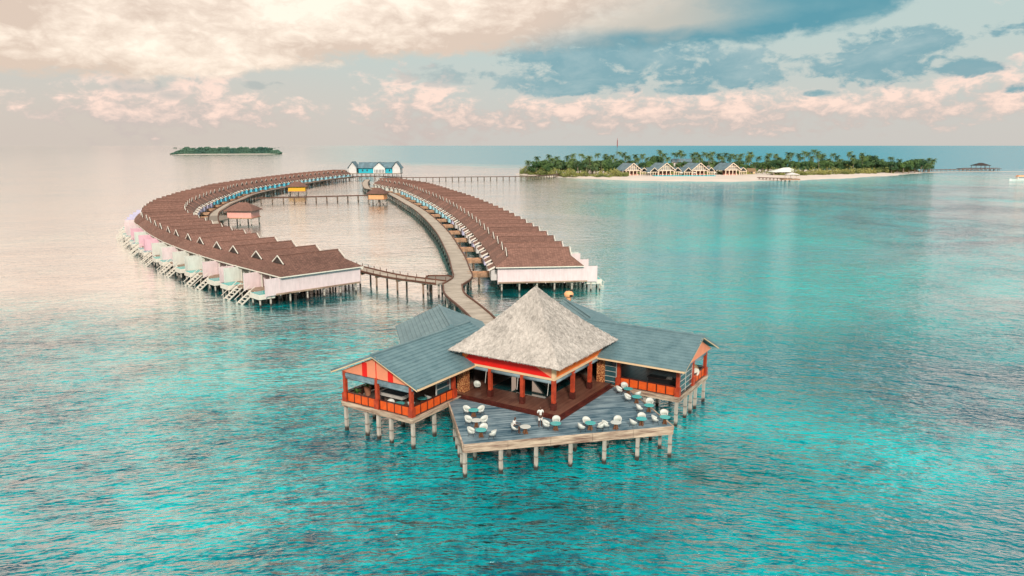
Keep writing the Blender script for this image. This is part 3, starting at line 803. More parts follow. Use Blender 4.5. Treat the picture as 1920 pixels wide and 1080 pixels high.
T = [(-3.64,6.38,0,'round teal-topped table at the back left corner of the terrace'),
     (-5.49,4.79,1,'round white table in the middle of the left group on the terrace'),
     (-7.02,3.24,0,'round teal-topped table nearest the front left corner of the terrace'),
     (-4.5,0.58,1,'round white table in front of the seated guest'),
     (-2.55,-1.17,0,'round teal-topped table just right of the standing waiter'),
     (-0.9,-3.53,0,'round teal-topped table with three chairs at the terrace front'),
     (0.35,-5.27,1,'round white-topped table between the three-chair table and the right group'),
     (2.29,-6.73,0,'round teal-topped table second from the front right corner'),
     (3.71,-8.26,0,'round teal-topped table at the front right corner of the terrace'),
     (5.69,-6.02,0,'round teal-topped table nearest the front corner of the right pavilion'),
     (7.22,-4.2,0,'round teal-topped table beside the right pavilion fascia boards'),
     (8.9,-2.62,0,'round teal-topped table farthest back, by the carved pillar')]
tw = []
for a, b, k, lab in T:
    p = W(a, b, 2.802); tw.append(p); place(tab_w if k else tab_t, tuple(p), random.uniform(0, 3), lab, GT, .84)
Cc = [(-3.5,7.17),(-3.06,6.23),(-5.4,5.63),(-4.89,4.61),(-7.25,3.92),(-6.53,3.42),(-6.77,2.32),(-4.71,1.43),(-2.68,-.44),(-1.54,-.66),(-1.53,-3.12),(-.38,-2.93),(-.6,-4.23),(.08,-4.78),(1.24,-5.02),(1.65,-6.34),(3.03,-6.43),(3.33,-7.61),(4.78,-7.77),(5.14,-5.4),(6.89,-5.59),(7.13,-3.56),(8.47,-3.73),(8.71,-1.84),(9.83,-1.83)]
TN = ['the back left teal table', 'the middle left white table', 'the front left teal table', 'the seated guest\'s white table', 'the teal table by the waiter', 'the three-chair table', 'the white table right of the three-chair table', 'the second teal table from the right corner', 'the front right corner table', 'the table by the right pavilion corner', 'the table beside the right pavilion fascia', 'the farthest back right table']
seen = {}
chair_w = []
for a, b in Cc:
    p = W(a, b, 2.802); i = min(range(len(tw)), key=lambda q: (tw[q]-p).length)
    d = tw[i]-p; L_ = d.length
    if L_ < .80: p = tw[i]-d.normalized()*.80; 
    d = tw[i]-p
    c = cam.location; side = 'left' if p.x < tw[i].x-.25 else ('right' if p.x > tw[i].x+.25 else 'back')
    lab = 'white tub chair on the %s side of %s' % (side, TN[i])
    seen[lab] = seen.get(lab, 0)+1
    if seen[lab] == 2: lab = 'white tub chair at the rear %s of %s' % (side, TN[i])
    place(chair, tuple(p), math.atan2(d.y, d.x), lab, GC, .77); chair_w.append((p, d))
p = W(2.06, 10.0, 3.004); place(chair, tuple(p), -1.2, 'lone white tub chair standing inside the thatched pavilion near the carved pillar', GC)
# side pavilion furniture
for a, b, lab in ((-6.0,12.75,'small teal table behind the orange rail of the left pavilion'),(-3.9,11.9,'small teal table near the glass screen of the left pavilion')):
    place(tab_t, tuple(W(a, b, 2.904)), .4, lab, 'tables inside the side pavilions')
for a, b, lab in ((-5.2,12.1,'white tub chair beside the corner post inside the left pavilion'),(-6.1,13.7,'white tub chair behind the middle rail of the left pavilion'),(-3.0,11.9,'white tub chair by the glass screen in the left pavilion')):
    place(chair, tuple(W(a, b, 2.904)), random.uniform(0, 6), lab, 'chairs inside the side pavilions')
# pool table
p = W(-4.4, 14.6, 2.904); t = thing('pool_table', 'dark pool table with navy cloth in the left side pavilion', 'pool table', tuple(p), PHI+R(90))
F = Matrix.Translation(p) @ Matrix.Rotation(PHI+R(90), 4, 'Z')
m = MB(F); m.box(-1.35,1.35,-.72,.72,.76,.80); m.build('playing_surface', 'navy_cloth', t)
m = MB(F)
for x0,x1,y0,y1 in ((-1.5,1.5,-.86,-.722),(-1.5,1.5,.722,.86),(-1.5,-1.352,-.72,.72),(1.352,1.5,-.72,.72)): m.box(x0,x1,y0,y1,.6,.87)
m.build('cushion_rail', 'slat_white', t)
m = MB(F); m.box(-1.34,1.34,-.7,.7,.42,.757); m.build('cabinet', 'black_metal', t)
for sx in (-1.1,1.1):
    for sy in (-.55,.55): m = MB(F); m.box(sx-.1,sx+.1,sy-.1,sy+.1,0,.417); m.build('leg', 'black_metal', t)
# potted plants
def potted(p, h, lab):
    t = thing('potted_plant', lab, 'plant', tuple(p), 0, 'potted plants in the left pavilion'); F = Matrix.Translation(p)
    m = MB(F); m.tube([(0,0,0),(0,0,h*.5),(0,0,h*.52)], [.24,.36,.33], 14); m.build('pot', 'terracotta', t)
    m = MB(F); random.seed(int(h*100))
    for i in range(26):
        a = random.uniform(0, 6.28); L_ = random.uniform(.4,.8); el_ = random.uniform(.5,1.3); b0 = Vector((0,0,h*.5))
        d = Vector((math.cos(a)*math.cos(el_), math.sin(a)*math.cos(el_), math.sin(el_))); sd_ = Vector((-math.sin(a), math.cos(a), 0))*.06
        mid = b0+d*L_*.6; tip = b0+d*L_+Vector((math.cos(a)*.15, math.sin(a)*.15, -.12))
        m.add([b0, mid-sd_, tip, mid+sd_], [(0,1,2,3)])
    m.build('foliage', 'leaf_pot', t)
potted(W(-5.9, 18.0, 2.904), 1.0, 'low potted plant at the far left corner rail of the left pavilion')
potted(W(-4.6, 17.9, 2.904), 1.5, 'taller potted plant behind the low one in the left pavilion')
# bar counter and wicker basket chair (right pavilion, frame MIR)
def atM(a, b, z): return MIR @ Vector((a, b, z))
p = atM(-4.9, 12.2, 2.904); t = thing('bar_counter', 'black bar counter behind the orange rail of the right pavilion', 'counter', tuple(p), PHI)
F = Matrix.Translation(p) @ Matrix.Rotation(PHI, 4, 'Z')
m = MB(F); m.box(-.35,.35,-1.5,1.5,0,1.0); m.build('cabinet', 'black_metal', t)
m = MB(F); m.box(-.45,.45,-1.6,1.6,1.003,1.07); m.build('worktop', 'dark_wood_wall', t)
m = MB(F @ Matrix.Translation((0,-.6,1.072))); m.box(-.25,.25,-.3,.3,0,.12); m.box(-.2,.2,-.25,.25,.121,.2); tag(m.build('serving_tray', 'slat_white'), 'pale stacked trays lying on the black bar counter', 'tray')
p = atM(-6.1, 16.4, 2.904); t = thing('wicker_chair', 'domed brown wicker basket chair behind the right pavilion gable rail', 'chair', tuple(p), PHI)
F = Matrix.Translation(p)
m = MB(F)
for i in range(6):
    pass
m.tube([(0,0,.35),(0,0,.6),(0,0,1.1),(0,0,1.5),(0,0,1.68)], [.55,.75,.8,.55,.15], 16); m.build('basket', 'rattan', t, True)
m = MB(F); m.tube([(0,0,0),(0,0,.36)], [.45,.35], 12); m.build('base', 'black_metal', t)
m = MB(F); m.tube([(.3,-.62,.95),(.42,-.80,.95)], [.4,.36], 14); m.build('seat_cushion', 'umbrella_cloth', t)

# ------------------------------------------------------------------ people
def skin(name, joints, edges, mat, parent, levels=1):
    me = bpy.data.meshes.new(name); me.from_pydata([j[:3] for j in joints], edges, []); me.materials.append(M[mat])
    o = bpy.data.objects.new(name, me); col.objects.link(o); o.parent = parent
    md_ = o.modifiers.new('skin', 'SKIN'); md_.use_smooth_shade = True
    sv = me.skin_vertices[0].data if me.skin_vertices else None
    if sv is None:
        bm = bmesh.new(); bm.from_mesh(me); bm.verts.layers.skin.verify(); bm.to_mesh(me); bm.free(); sv = me.skin_vertices[0].data
    for i, j in enumerate(joints): sv[i].radius = (j[3], j[4] if len(j) > 4 else j[3])
    sv[0].use_root = True
    o.modifiers.new('sub', 'SUBSURF').levels = levels; o.modifiers['sub'].render_levels = levels
    return o
def head_bits(t, hx, hy, hz, fwd):
    m = MB(); m.tube([(hx-.02*fwd[0],hy-.02*fwd[1],hz+.01),(hx-.02*fwd[0],hy-.02*fwd[1],hz+.07),(hx-.015*fwd[0],hy-.015*fwd[1],hz+.125)], [.108,.10,.04], 14); m.build('hair', 'hair_black', t, True)
def hand_edges(J, E, root, wrist, d, spread):
    # palm and five short fingers, unequal and slightly curled
    px = Vector(wrist)+Vector(d)*.07; J.append((*px, .024, .016)); pi = len(J)-1; E.append((root, pi))
    sp = Vector(spread); dn = Vector(d)
    for k, L_ in enumerate((.065, .078, .072, .055)):
        b = px+sp*(k-1.5)*.018+dn*.02; J.append((*b, .010)); bi = len(J)-1; E.append((pi, bi))
        J.append((*(b+dn*L_*.55), .008)); E.append((bi, bi+1)); J.append((*(b+dn*L_*.95+Vector((0,0,-.01))), .007)); E.append((bi+1, bi+2))
    th = Vector(wrist)+dn*.03-sp*.035; J.append((*th, .010)); E.append((pi, len(J)-1)); J.append((*(th+dn*.035-sp*.012), .009)); E.append((len(J)-2, len(J)-1))
# standing waiter, facing the camera, arms crossed low in front
def waiter():
    p = W(-2.52, .32, 2.802); rz = math.atan2(-p.y, -p.x)+R(20)     # local +x looks at the camera side
    t = thing('person', 'person standing in white shirt and white shorts beside the terrace tables', 'person', tuple(p), rz)
    J = [(0,0,.95,.145,.10),(0,0,1.12,.125,.09),(0,0,1.32,.17,.105),(0,0,1.44,.10,.08),(0,0,1.52,.055),(.015,0,1.60,.085,.08),(.01,0,1.70,.085,.095),(.005,0,1.78,.05)]
    E = [(0,1),(1,2),(2,3),(3,4),(4,5),(5,6),(6,7)]
    def chain(pts, start):
        i0 = start
        for q in pts: J.append(q); E.append((i0, len(J)-1)); i0 = len(J)-1
        return i0
    for s_ in (1, -1):
        chain([(0,s_*.10,.86,.085),(.01,s_*.105,.50,.058),(.0,s_*.11,.46,.055),(-.02,s_*.115,.10,.036),(0,s_*.115,.05,.04),(.12,s_*.13,.03,.032)], 0)
        e = chain([(0,s_*.20,1.42,.058),(-.02,s_*.26,1.16,.042),(.15,s_*.20,1.06,.034),(.22,s_*.10,1.08,.026)], 3)
        hand_edges(J, E, e, (.22,s_*.10,1.08), Vector((.3,-s_*.95,0)).normalized(), Vector((0,0,1)))
    skin('body', J, E, 'skin_dark', t, 2)
    # shirt and shorts follow the body
    Jc = [(0,0,.90,.165,.12),(0,0,1.12,.15,.115),(0,0,1.32,.195,.13),(0,0,1.45,.115,.095)]; Ec = [(0,1),(1,2),(2,3)]
    for s_ in (1, -1):
        Jc.append((0,s_*.21,1.42,.078)); Ec.append((3, len(Jc)-1)); Jc.append((-.015,s_*.25,1.22,.062)); Ec.append((len(Jc)-2, len(Jc)-1))
    skin('shirt', Jc, Ec, 'white_cloth', t, 2)
    Js = [(0,0,.92,.168,.125)]; Es = []
    for s_ in (1, -1):
        Js.append((0,s_*.10,.80,.115)); Es.append((0, len(Js)-1)); Js.append((.01,s_*.11,.52,.10)); Es.append((len(Js)-2, len(Js)-1))
    skin('shorts', Js, Es, 'white_cloth', t, 2)
    m = MB(); m.tube([(0,0,.93),(0,0,.965)], [.172,.172], 16); m.build('belt', 'black_metal', t)
    head_bits(t, .005, 0, 1.70, (1,0))
    for s_ in (1, -1): m = MB(); m.box(-.07,.20,s_*.12-.05,s_*.12+.05,0,.085); m.build('shoe', 'shoe_white', t)
    m = MB(); m.tube([(.10,0,1.66),(.118,0,1.64)], [.014,.018], 6); m.build('nose', 'skin_dark', t)
waiter()
def guest():
    p = W(-4.82, 1.50, 2.802); q = tw[3]; rz = math.atan2(q.y-p.y, q.x-p.x)
    t = thing('person', 'person with dark hair in a white top seated at the white table', 'person', tuple(p), rz)
    J = [(0,0,.56,.15,.12),(.0,0,.74,.125,.09),(.03,0,.93,.16,.10),(.06,0,1.04,.09,.08),(.08,0,1.12,.05),(.11,0,1.19,.082,.08),(.12,0,1.28,.085,.09),(.12,0,1.36,.05)]
    E = [(i, i+1) for i in range(7)]
    def chain(pts, start):
        i0 = start
        for q_ in pts: J.append(q_); E.append((i0, len(J)-1)); i0 = len(J)-1
        return i0
    for s_ in (1, -1):
        chain([(.10,s_*.10,.55,.085),(.46,s_*.12,.52,.06),(.48,s_*.12,.46,.055),(.44,s_*.12,.10,.038),(.46,s_*.12,.05,.04),(.58,s_*.13,.03,.03)], 0)
        e = chain([(.06,s_*.19,1.02,.056),(.12,s_*.26,.80,.042),(.34,s_*.20,.78,.032),(.42,s_*.16,.79,.026)], 3)
        hand_edges(J, E, e, (.42,s_*.16,.79), Vector((1,-s_*.2,0)).normalized(), Vector((0,s_*1.0,0)))
    skin('body', J, E, 'skin_dark', t, 2)
    Jc = [(0,0,.54,.17,.14),(.0,0,.74,.15,.115),(.03,0,.93,.185,.125),(.06,0,1.05,.105,.09)]; Ec = [(0,1),(1,2),(2,3)]
    for s_ in (1, -1):
        Jc.append((.06,s_*.20,1.02,.075)); Ec.append((3, len(Jc)-1)); Jc.append((.11,s_*.255,.84,.06)); Ec.append((len(Jc)-2, len(Jc)-1))
    skin('top', Jc, Ec, 'white_cloth', t, 2)
    Js = [(0,0,.56,.165,.13)]; Es = []
    for s_ in (1, -1):
        Js.append((.12,s_*.11,.56,.105)); Es.append((0, len(Js)-1)); Js.append((.42,s_*.12,.53,.08)); Es.append((len(Js)-2, len(Js)-1))
    skin('shorts', Js, Es, 'navy_cloth', t, 2)
    m = MB(); m.tube([(.05,0,1.05),(.06,0,1.2),(.09,0,1.33),(.11,0,1.40)], [.09,.115,.115,.05], 14); m.build('hair', 'hair_black', t, True)
guest()

# ------------------------------------------------------------------ paths
def catmull(P, step):
    P = [Vector((*p, 0)) for p in P]; Q = [P[0]*2-P[1]]+P+[P[-1]*2-P[-2]]; pts = []
    for i in range(1, len(Q)-2):
        for k in range(24):
            t_ = k/24; a, b, c, d = Q[i-1], Q[i], Q[i+1], Q[i+2]
            pts.append(.5*((2*b)+(-a+c)*t_+(2*a-5*b+4*c-d)*t_*t_+(-a+3*b-3*c+d)*t_**3))
    pts.append(P[-1])
    s_ = [0]
    for i in range(1, len(pts)): s_.append(s_[-1]+(pts[i]-pts[i-1]).length)
    def at_(d):
        d = max(0, min(s_[-1]-1e-6, d)); lo_, hi_ = 0, len(s_)-1
        while hi_-lo_ > 1:
            mid = (lo_+hi_)//2
            if s_[mid] <= d: lo_ = mid
            else: hi_ = mid
        f = (d-s_[lo_])/max(1e-9, s_[lo_+1]-s_[lo_]); p = pts[lo_].lerp(pts[lo_+1], f); a = pts[max(0, lo_-6)]; b = pts[min(len(pts)-1, lo_+7)]
        return p, (b-a).normalized()
    return at_, s_[-1]
def offset_path(P, d, n=40):
    at_, L_ = catmull(P, 1); out_ = []
    for i in range(n+1):
        p, t_ = at_(L_*i/n); out_.append((p.x+t_.y*d, p.y-t_.x*d))
    return out_
R_TIP = [(10.4,134.7),(8.4,152.7),(6,169.1),(3.2,187.2),(0.1,205.5),(-4.7,230),(-10.5,257),(-16.9,284),(-24.5,312),(-33.5,345),(-43,377),(-55,404),(-66,430)]
L_TIP = [(-39.6,123.6),(-53.0,137.4),(-65.0,151.0),(-76.5,165.5),(-88,182),(-97.5,197),(-105,209),(-112.5,225),(-119.5,243),(-125.5,261),(-131,283),(-136,304),(-141.5,336),(-146.5,362),(-149,405),(-149,455),(-147,510),(-142,550),(-137,580)]

def boardwalk(name, label, P, wd, z, group=None, kerb=True, span=6.0, rail_posts=False, pile='pile_brown', stuff=False):
    at_, L_ = catmull(P, 1); n = max(2, int(L_/2.5))
    p0, _ = at_(L_/2); t = thing(name, label, 'boardwalk', (p0.x, p0.y, 0), 0, group)
    A, Bq, uv, D = [], [], [], []
    for i in range(n+1):
        p, d = at_(L_*i/n); nn = Vector((-d.y, d.x, 0)); A.append(p+nn*wd/2); Bq.append(p-nn*wd/2); D.append(L_*i/n)
    m = MB(); vs = []; fs = []; uvs = []
    for i in range(n+1):
        for q, zz in ((A[i], z), (Bq[i], z), (Bq[i], z-.22), (A[i], z-.22)): vs.append((q.x, q.y, zz))
    for i in range(n):
        a, b = i*4, i*4+4
        for k in range(4):
            k2 = (k+1)%4; fs.append((a+k, a+k2, b+k2, b+k)); uvs.append([(0, D[i]), (wd, D[i]), (wd, D[i+1]), (0, D[i+1])])
    m.add(vs, fs, uvs); m.add([vs[0], vs[1], vs[2], vs[3]], [(0,1,2,3)]); m.add(vs[-4:], [(0,1,2,3)]); m.build('planking', 'walk_planks', t)
    if kerb:
        for S in (A, Bq):
            m = MB()
            for i in range(n):
                m.beam((S[i].x, S[i].y, z+.06), (S[i+1].x, S[i+1].y, z+.06), .22, .32)
            m.build('kerb', 'kerb_wood', t)
    if rail_posts:
        m = MB(); k = int(L_/2.2)
        for i in range(k+1):
            p, d = at_(L_*i/k); nn = Vector((-d.y, d.x, 0))
            for s_ in (1, -1): q = p+nn*s_*(wd/2-.05); m.box(q.x-.06, q.x+.06, q.y-.06, q.y+.06, z-.2, z+.75)
        m.build('rail_post', 'kerb_wood', t, kind='stuff')
    k = max(2, int(L_/span)); allm = MB()
    for i in range(k+1):
        p, d = at_(L_*(i+.5)/(k+1)); nn = Vector((-d.y, d.x, 0)); m = allm if stuff or k > 98 else MB()
        for s_ in (1, -1): q = p+nn*s_*(wd/2-.35); m.tube([(q.x, q.y, -1.2), (q.x, q.y, z-.25)], [.17, .17], 8)
        m.beam((p.x-nn.x*(wd/2-.1), p.y-nn.y*(wd/2-.1), z-.42), (p.x+nn.x*(wd/2-.1), p.y+nn.y*(wd/2-.1), z-.42), .25, .3)
        if m is not allm: m.build('trestle', pile, t)
    if allm.v: allm.build('trestle', pile, t, kind='stuff')
    return t
GW = 'boardwalks over the lagoon'
boardwalk('boardwalk', 'pale boardwalk leading from the junction down to the restaurant', [(-2.6,87),(-3.6,97),(-6.2,106.5),(-9.2,116),(-10.2,124)], 3.2, 2.5, GW, pile='pile_white')
Rw = offset_path(R_TIP, -19.6)
boardwalk('boardwalk', 'long pale boardwalk curving along the inner side of the right-hand villa row', [(-10.2,124.1),(-8.9,131)]+[q for q in Rw[1:]][::2]+[(-93,470),(-101,520)], 3.5, 2.504, GW, pile='pile_white')
Lw = offset_path(L_TIP, 19.6)
boardwalk('boardwalk', 'narrow boardwalk bridge and walk curving along the left-hand villa row', [(-12.4,126.0),(-16.5,128.6),(-22.6,133.2)]+[q for q in Lw[1:]][::2]+[(-104,578)], 3.0, 2.508, GW, rail_posts=True)
boardwalk('boardwalk', 'straight footbridge crossing the lagoon between the two villa rows', [(-116,334),(-95,343),(-62,357)], 2.4, 2.5, GW, span=5.2)
boardwalk('boardwalk', 'long thin jetty running from the blue building towards the palm island', [(-101,575),(-77,553),(-30,563),(10,574),(30,600),(40,628)], 2.6, 2.5, GW, span=5)
# junction platform
t = thing('viewing_platform', 'small angular timber platform jutting out at the boardwalk junction', 'platform', (-13, 129, 0))
m = MB(); m.prism([(-15.6,127.4),(-15.3,132.6),(-11.6,132.6),(-9.9,129.2),(-10.4,125.4),(-12.5,125.4)], 2.26, 2.496); m.build('planking', 'walk_planks', t)
m = MB(); m.beam((-15.3,132.6,2.6),(-11.6,132.6,2.6),.15,.3); m.beam((-15.6,129.4,2.6),(-15.3,132.6,2.6),.15,.3); m.beam((-11.6,132.6,2.6),(-11.0,131.6,2.6),.15,.3); m.build('kerb', 'kerb_wood', t)
for x, y in ((-15,128.5),(-15,132.2),(-11.4,132.2),(-12.8,126.2),(-12.4,128.4)): m = MB(); m.tube([(x,y,-1.2),(x,y,2.26)],[.18,.18],8); m.build('pile', 'pile_white', t)

# ------------------------------------------------------------------ villas
def make_villa(screen, wall, full=True):
    t = thing('overwater_villa', 'villa', 'villa')
    # roof with small gablets above hipped ends
    zr, ze, hw, xi, xo = 7.6, 4.75, 4.5, 2.0, 13.4; x0, x1 = -.4, 15.5; zg = 6.25; yg = hw*(zr-zg)/(zr-ze)
    m = MB(); faces = []
    for s_ in (1, -1):
        f = [(xi,0,zr),(xo,0,zr),(xo,s_*yg,zg),(x1,s_*hw,ze),(x0,s_*hw,ze),(xi,s_*yg,zg)]
        faces.append(f if s_ < 0 else f[::-1])
    faces.append([(xo,-yg,zg),(xo,yg,zg),(x1,hw,ze),(x1,-hw,ze)][::-1]); faces.append([(xi,yg,zg),(xi,-yg,zg),(x0,-hw,ze),(x0,hw,ze)][::-1])
    m.slab(faces, .16)
    m.beam((xi-.1,0,zr+.03),(xo+.1,0,zr+.03),.28,.1)
    r_ = m.build('roof', 'brown_shingles', t)
    for x, sg, nm in ((xo, 1, 1), (xi, -1, 1)):
        m = MB(); q = [(x+sg*.10, 0, zr-.1), (x+sg*.10, yg-.1, zg+.05), (x+sg*.10, -yg+.1, zg+.05)]
        m.add(q+[(a-sg*.3, b, c) for a, b, c in q], [(0,1,2),(3,5,4),(0,1,4,3),(1,2,5,4),(2,0,3,5)]); m.build('gablet', 'dark_wood_wall', t)
        m = MB()
        for s_ in (1, -1): m.beam((x+sg*.22, 0, zr+.04), (x+sg*.22, s_*(yg-.15), zg+.14), .10, .17)
        m.build('barge_board', 'white_trim', t)
    m = MB(); m.beam((x0,-hw-.03,ze-.08),(x1,-hw-.03,ze-.08),.06,.18); m.beam((x0,hw+.03,ze-.08),(x1,hw+.03,ze-.08),.06,.18); m.beam((x1+.03,-hw,ze-.08),(x1+.03,hw,ze-.08),.06,.18)
    m.build('fascia', 'white_trim', t)
    # porch roof on the walkway side
    m = MB(); m.slab([[(-1.5,-2.4,3.95),(.1,-2.4,4.75),(.1,2.0,4.75),(-1.5,2.0,3.95)][::-1]], .14); pr = m.build('porch_roof', 'brown_shingles', t)
    for yb in (-2.46, 2.06): m = MB(); m.beam((-1.55,yb,3.93),(.1,yb,4.76),.10,.30); m.build('barge_board', 'white_trim', pr)
    m = MB(); m.box(.5,13.6,-3.55,3.55,2.002,4.66); m.build('wall', wall, t)
    m = MB(); m.box(-1.1,.497,-2.1,1.7,2.002,3.95); pw_ = m.build('porch_wall', wall, t)
    m = MB(); m.box(-1.13,-1.103,-.5,.4,2.02,4.0); m.build('door', 'door_dark', pw_)
    m = MB(); m.box(13.603,13.66,-2.6,2.6,2.05,4.4); m.build('window', 'glass_dark', t)
    m = MB()
    for y in (-2.6,-.9,.9,2.6): m.box(13.662,13.72,y-.06,y+.06,2.05,4.4)
    m.build('window_frame', 'white_trim', t)
    m = MB(); m.box(0,16.2,-3.98,3.98,1.72,2.0); m.build('deck', 'villa_deck_wood', t)
    for s_ in (1, -1):
        m = MB(); L3 = 18.0
        m.box(0,5.2,s_*3.86-.05,s_*3.86+.05,1.75,4.62); m.box(5.25,12.0,s_*3.86-.06,s_*3.86+.04,1.72,4.58); m.box(12.05,L3,s_*3.86-.05,s_*3.86+.05,1.75,4.60)
        for x in (0.02,5.22,8.6,12.02,15.4,17.96): m.box(x-.08,x+.08,s_*3.86-.09,s_*3.86+.09,1.6,4.68)
        m.build('privacy_screen', screen, t)
    m = MB(); m.box(16.203,19.0,-3.5,-.2,1.25,2.06); p = m.build('plunge_pool', 'white_trim', t)
    m = MB(); m.box(16.3,18.88,-3.38,-.32,2.064,2.09); m.build('pool_water', 'pool_water', p)
    m = MB(); m.box(16.203,17.6,-.15,3.5,1.74,1.96); m.build('landing', 'villa_deck_wood', t)
    for y in (-3.3, 0, 3.3): m = MB(); m.box(15.0,15.16,y-.08,y+.08,2.002,4.6); m.build('veranda_post', 'white_trim', t)
    m = MB(); m.box(14.98,15.18,-3.75,3.75,4.42,4.6); m.build('veranda_beam', 'cream_trim', t)
    # steps down to the water
    m = MB()
    for s_ in (.5, 2.3):
        m.beam((17.7,s_,1.9),(20.6,s_,-.3),.1,.22)
        m.beam((17.7,s_,2.8),(20.6,s_,.7),.08,.08); m.beam((19.2,s_,.8),(19.2,s_,1.75),.07,.07,(1,0,0)); m.beam((20.3,s_,-.1),(20.3,s_,.95),.07,.07,(1,0,0))
    for k in range(6): x = 17.95+k*.5; z = 1.72-k*.38; m.box(x-.15,x+.15,.55,2.25,z-.03,z+.03)
    m.build('water_steps', 'umbrella_cloth', t)
    if full:
        for x in (.7,3.9,7.1,10.3,13.5,17.0):
            for y in (-3.5,0,3.5): m = MB(); m.tube([(x,y,-1.2),(x,y,1.72)],[.16,.16],8); m.build('pile', 'pile_white', t)
        for y in (-3.2,-.6): m = MB(); m.tube([(18.7,y,-1.2),(18.7,y,1.25)],[.15,.15],8); m.build('pile', 'pile_white', t)
    else:
        m = MB()
        for x in (.7,6,12,17.0):
            for y in (-3.5,3.5): m.tube([(x,y,-1.2),(x,y,1.72)],[.18,.18],5)
        m.build('pile', 'pile_white', t, kind='stuff')
    return t
protos = {}
def villa(kind, loc, rz, label, group, mirror=False):
    if kind not in protos: protos[kind] = make_villa(*kind)
    return place(protos[kind], loc, rz, label, group, (1, -1 if mirror else 1, 1))
def bridge(loc, rz, label, group):
    if 'br' not in protos:
        t = thing('entry_bridge', 'bridge', 'footbridge')
        m = MB(); m.box(-5.0,-.02,-1.0,1.0,1.75,1.98); m.build('planking', 'bridge_wood', t)
        for s_ in (1, -1): m = MB(); m.box(-4.6,-.4,s_*1.0-.08,s_*1.0+.08,1.70,2.55); m.build('railing', 'bridge_wood', t)
        m = MB(); m.tube([(-2.4,-.7,-1.2),(-2.4,-.7,1.75)],[.15,.15],8); m.build('pile', 'pile_brown', t)
        m = MB(); m.tube([(-2.4,.7,-1.2),(-2.4,.7,1.75)],[.15,.15],8); m.build('pile', 'pile_brown', t)
        protos['br'] = t
    return place(protos['br'], loc, rz, label, group)
def row(TIP, sign, side, wallf, scrf):
    at_, L_ = catmull(TIP, 1); s_ = 0; i = 0; out_ = []
    while s_ <= L_:
        p, d = at_(s_); nrm = Vector((d.y, -d.x, 0))*sign        # points out to sea
        base = p - nrm*13.4; rz = math.atan2(nrm.y, nrm.x); i += 1
        full = p.y < 215
        villa((scrf(i), wallf(i), full), (base.x, base.y, 0), rz, 'brown-roofed overwater villa, %s from the near end of the %s-hand row' % (ordinal(i), side), 'overwater villas of the %s-hand row' % side, mirror=(sign < 0) ^ (i % 2 == 0))
        if i % 2:
            p2, d2 = at_(min(L_, s_+3.95)); n2 = Vector((d2.y, -d2.x, 0))*sign; b2 = p2-n2*13.4
            bridge((b2.x-n2.x*.5, b2.y-n2.y*.5, 0), math.atan2(n2.y, n2.x), 'orange-brown entry footbridge, %s from the near end of the %s-hand row' % (ordinal((i+1)//2), side), 'entry bridges of the %s-hand villa row' % side)
        s_ += 7.9 if i % 2 else 9.5
    return i
def rwall(i): return 'villa_white' if i < 3 else ('villa_lilac' if i < 13 and i % 3 == 0 else 'villa_white') if i < 13 else ('villa_sky' if i < 30 else 'villa_mint')
def rscr(i): return 'villa_rose' if i < 3 else ('villa_mint' if i % 2 else 'villa_rose')
def lwall(i): return 'villa_white' if i < 9 else ('villa_lilac' if i < 24 else ('villa_cyan' if i < 44 else 'villa_sky'))
def lscr(i):
    return 'villa_rose' if i in (1, 3, 6) else 'villa_mint' if i in (2, 4, 5, 7) else ('villa_pink' if i in (8, 9, 11) else ('villa_mint' if i == 10 else ('villa_rose' if i < 15 else 'villa_lilac')))
nr = row(R_TIP, 1, 'right', rwall, rscr)
nl = row(L_TIP, -1, 'left', lwall, lscr)
print('villas', nr, nl)

# ------------------------------------------------------------------ huts on the walkways
def hut(x, y, rz, wd, wall, label, zf=2.4):
    t = thing('walkway_hut', label, 'hut', (x, y, 0), rz, 'small hip-roofed huts beside the boardwalks'); F = Matrix.Translation((x, y, 0)) @ Matrix.Rotation(rz, 4, 'Z'); h = wd/2
    m = MB(F); m.box(-h-.3,h+.3,-h*.8-.3,h*.8+.3,zf-.3,zf); m.build('floor', 'bridge_wood', t)
    m = MB(F)
    for q in ((-h,h,-h*.8,-h*.8+.12),(-h,h,h*.8-.12,h*.8),(-h,-h+.12,-h*.8+.122,h*.8-.122),(h-.12,h,-h*.8+.122,h*.8-.122)): m.box(*q, zf+.002, zf+2.5)
    m.build('wall', wall, t)
    e = h+.9; ey = h*.8+.9
    m = MB(F); A = [(-e,-ey,zf+2.4),(e,-ey,zf+2.4),(e,ey,zf+2.4),(-e,ey,zf+2.4)]; a, b = (-h*.35,0,zf+4.9), (h*.35,0,zf+4.9)
    mid = [(-h*.95,-ey*.55,zf+3.4),(h*.95,-ey*.55,zf+3.4),(h*.95,ey*.55,zf+3.4),(-h*.95,ey*.55,zf+3.4)]
    m.slab([[A[0],A[1],mid[1],mid[0]],[A[1],A[2],mid[2],mid[1]],[A[2],A[3],mid[3],mid[2]],[A[3],A[0],mid[0],mid[3]],[mid[0],mid[1],b,a],[mid[2],mid[3],a,b],[mid[1],mid[2],b],[mid[3],mid[0],a]], .18)
    m.build('roof', 'brown_shingles', t)
    m = MB(F); m.box(-.5,.5,h*.8+.003,h*.8+.05,zf+.01,zf+2.1); m.build('door', 'door_dark', t)
    for px in (-h+.2, 0, h-.2):
        for py in (-h*.8+.2, h*.8-.2): m = MB(F); m.tube([(px,py,-1.2),(px,py,zf-.3)],[.22,.22],8); m.build('pile', 'pile_white', t)
hut(-90.0, 247, R(-5), 8.2, 'hut_pink', 'pink-walled hut with dark hipped roof beside the left boardwalk')
hut(-113.5, 392, R(10), 8.6, 'hut_yellow', 'bright yellow-orange hut with dark hipped roof by the far left boardwalk')
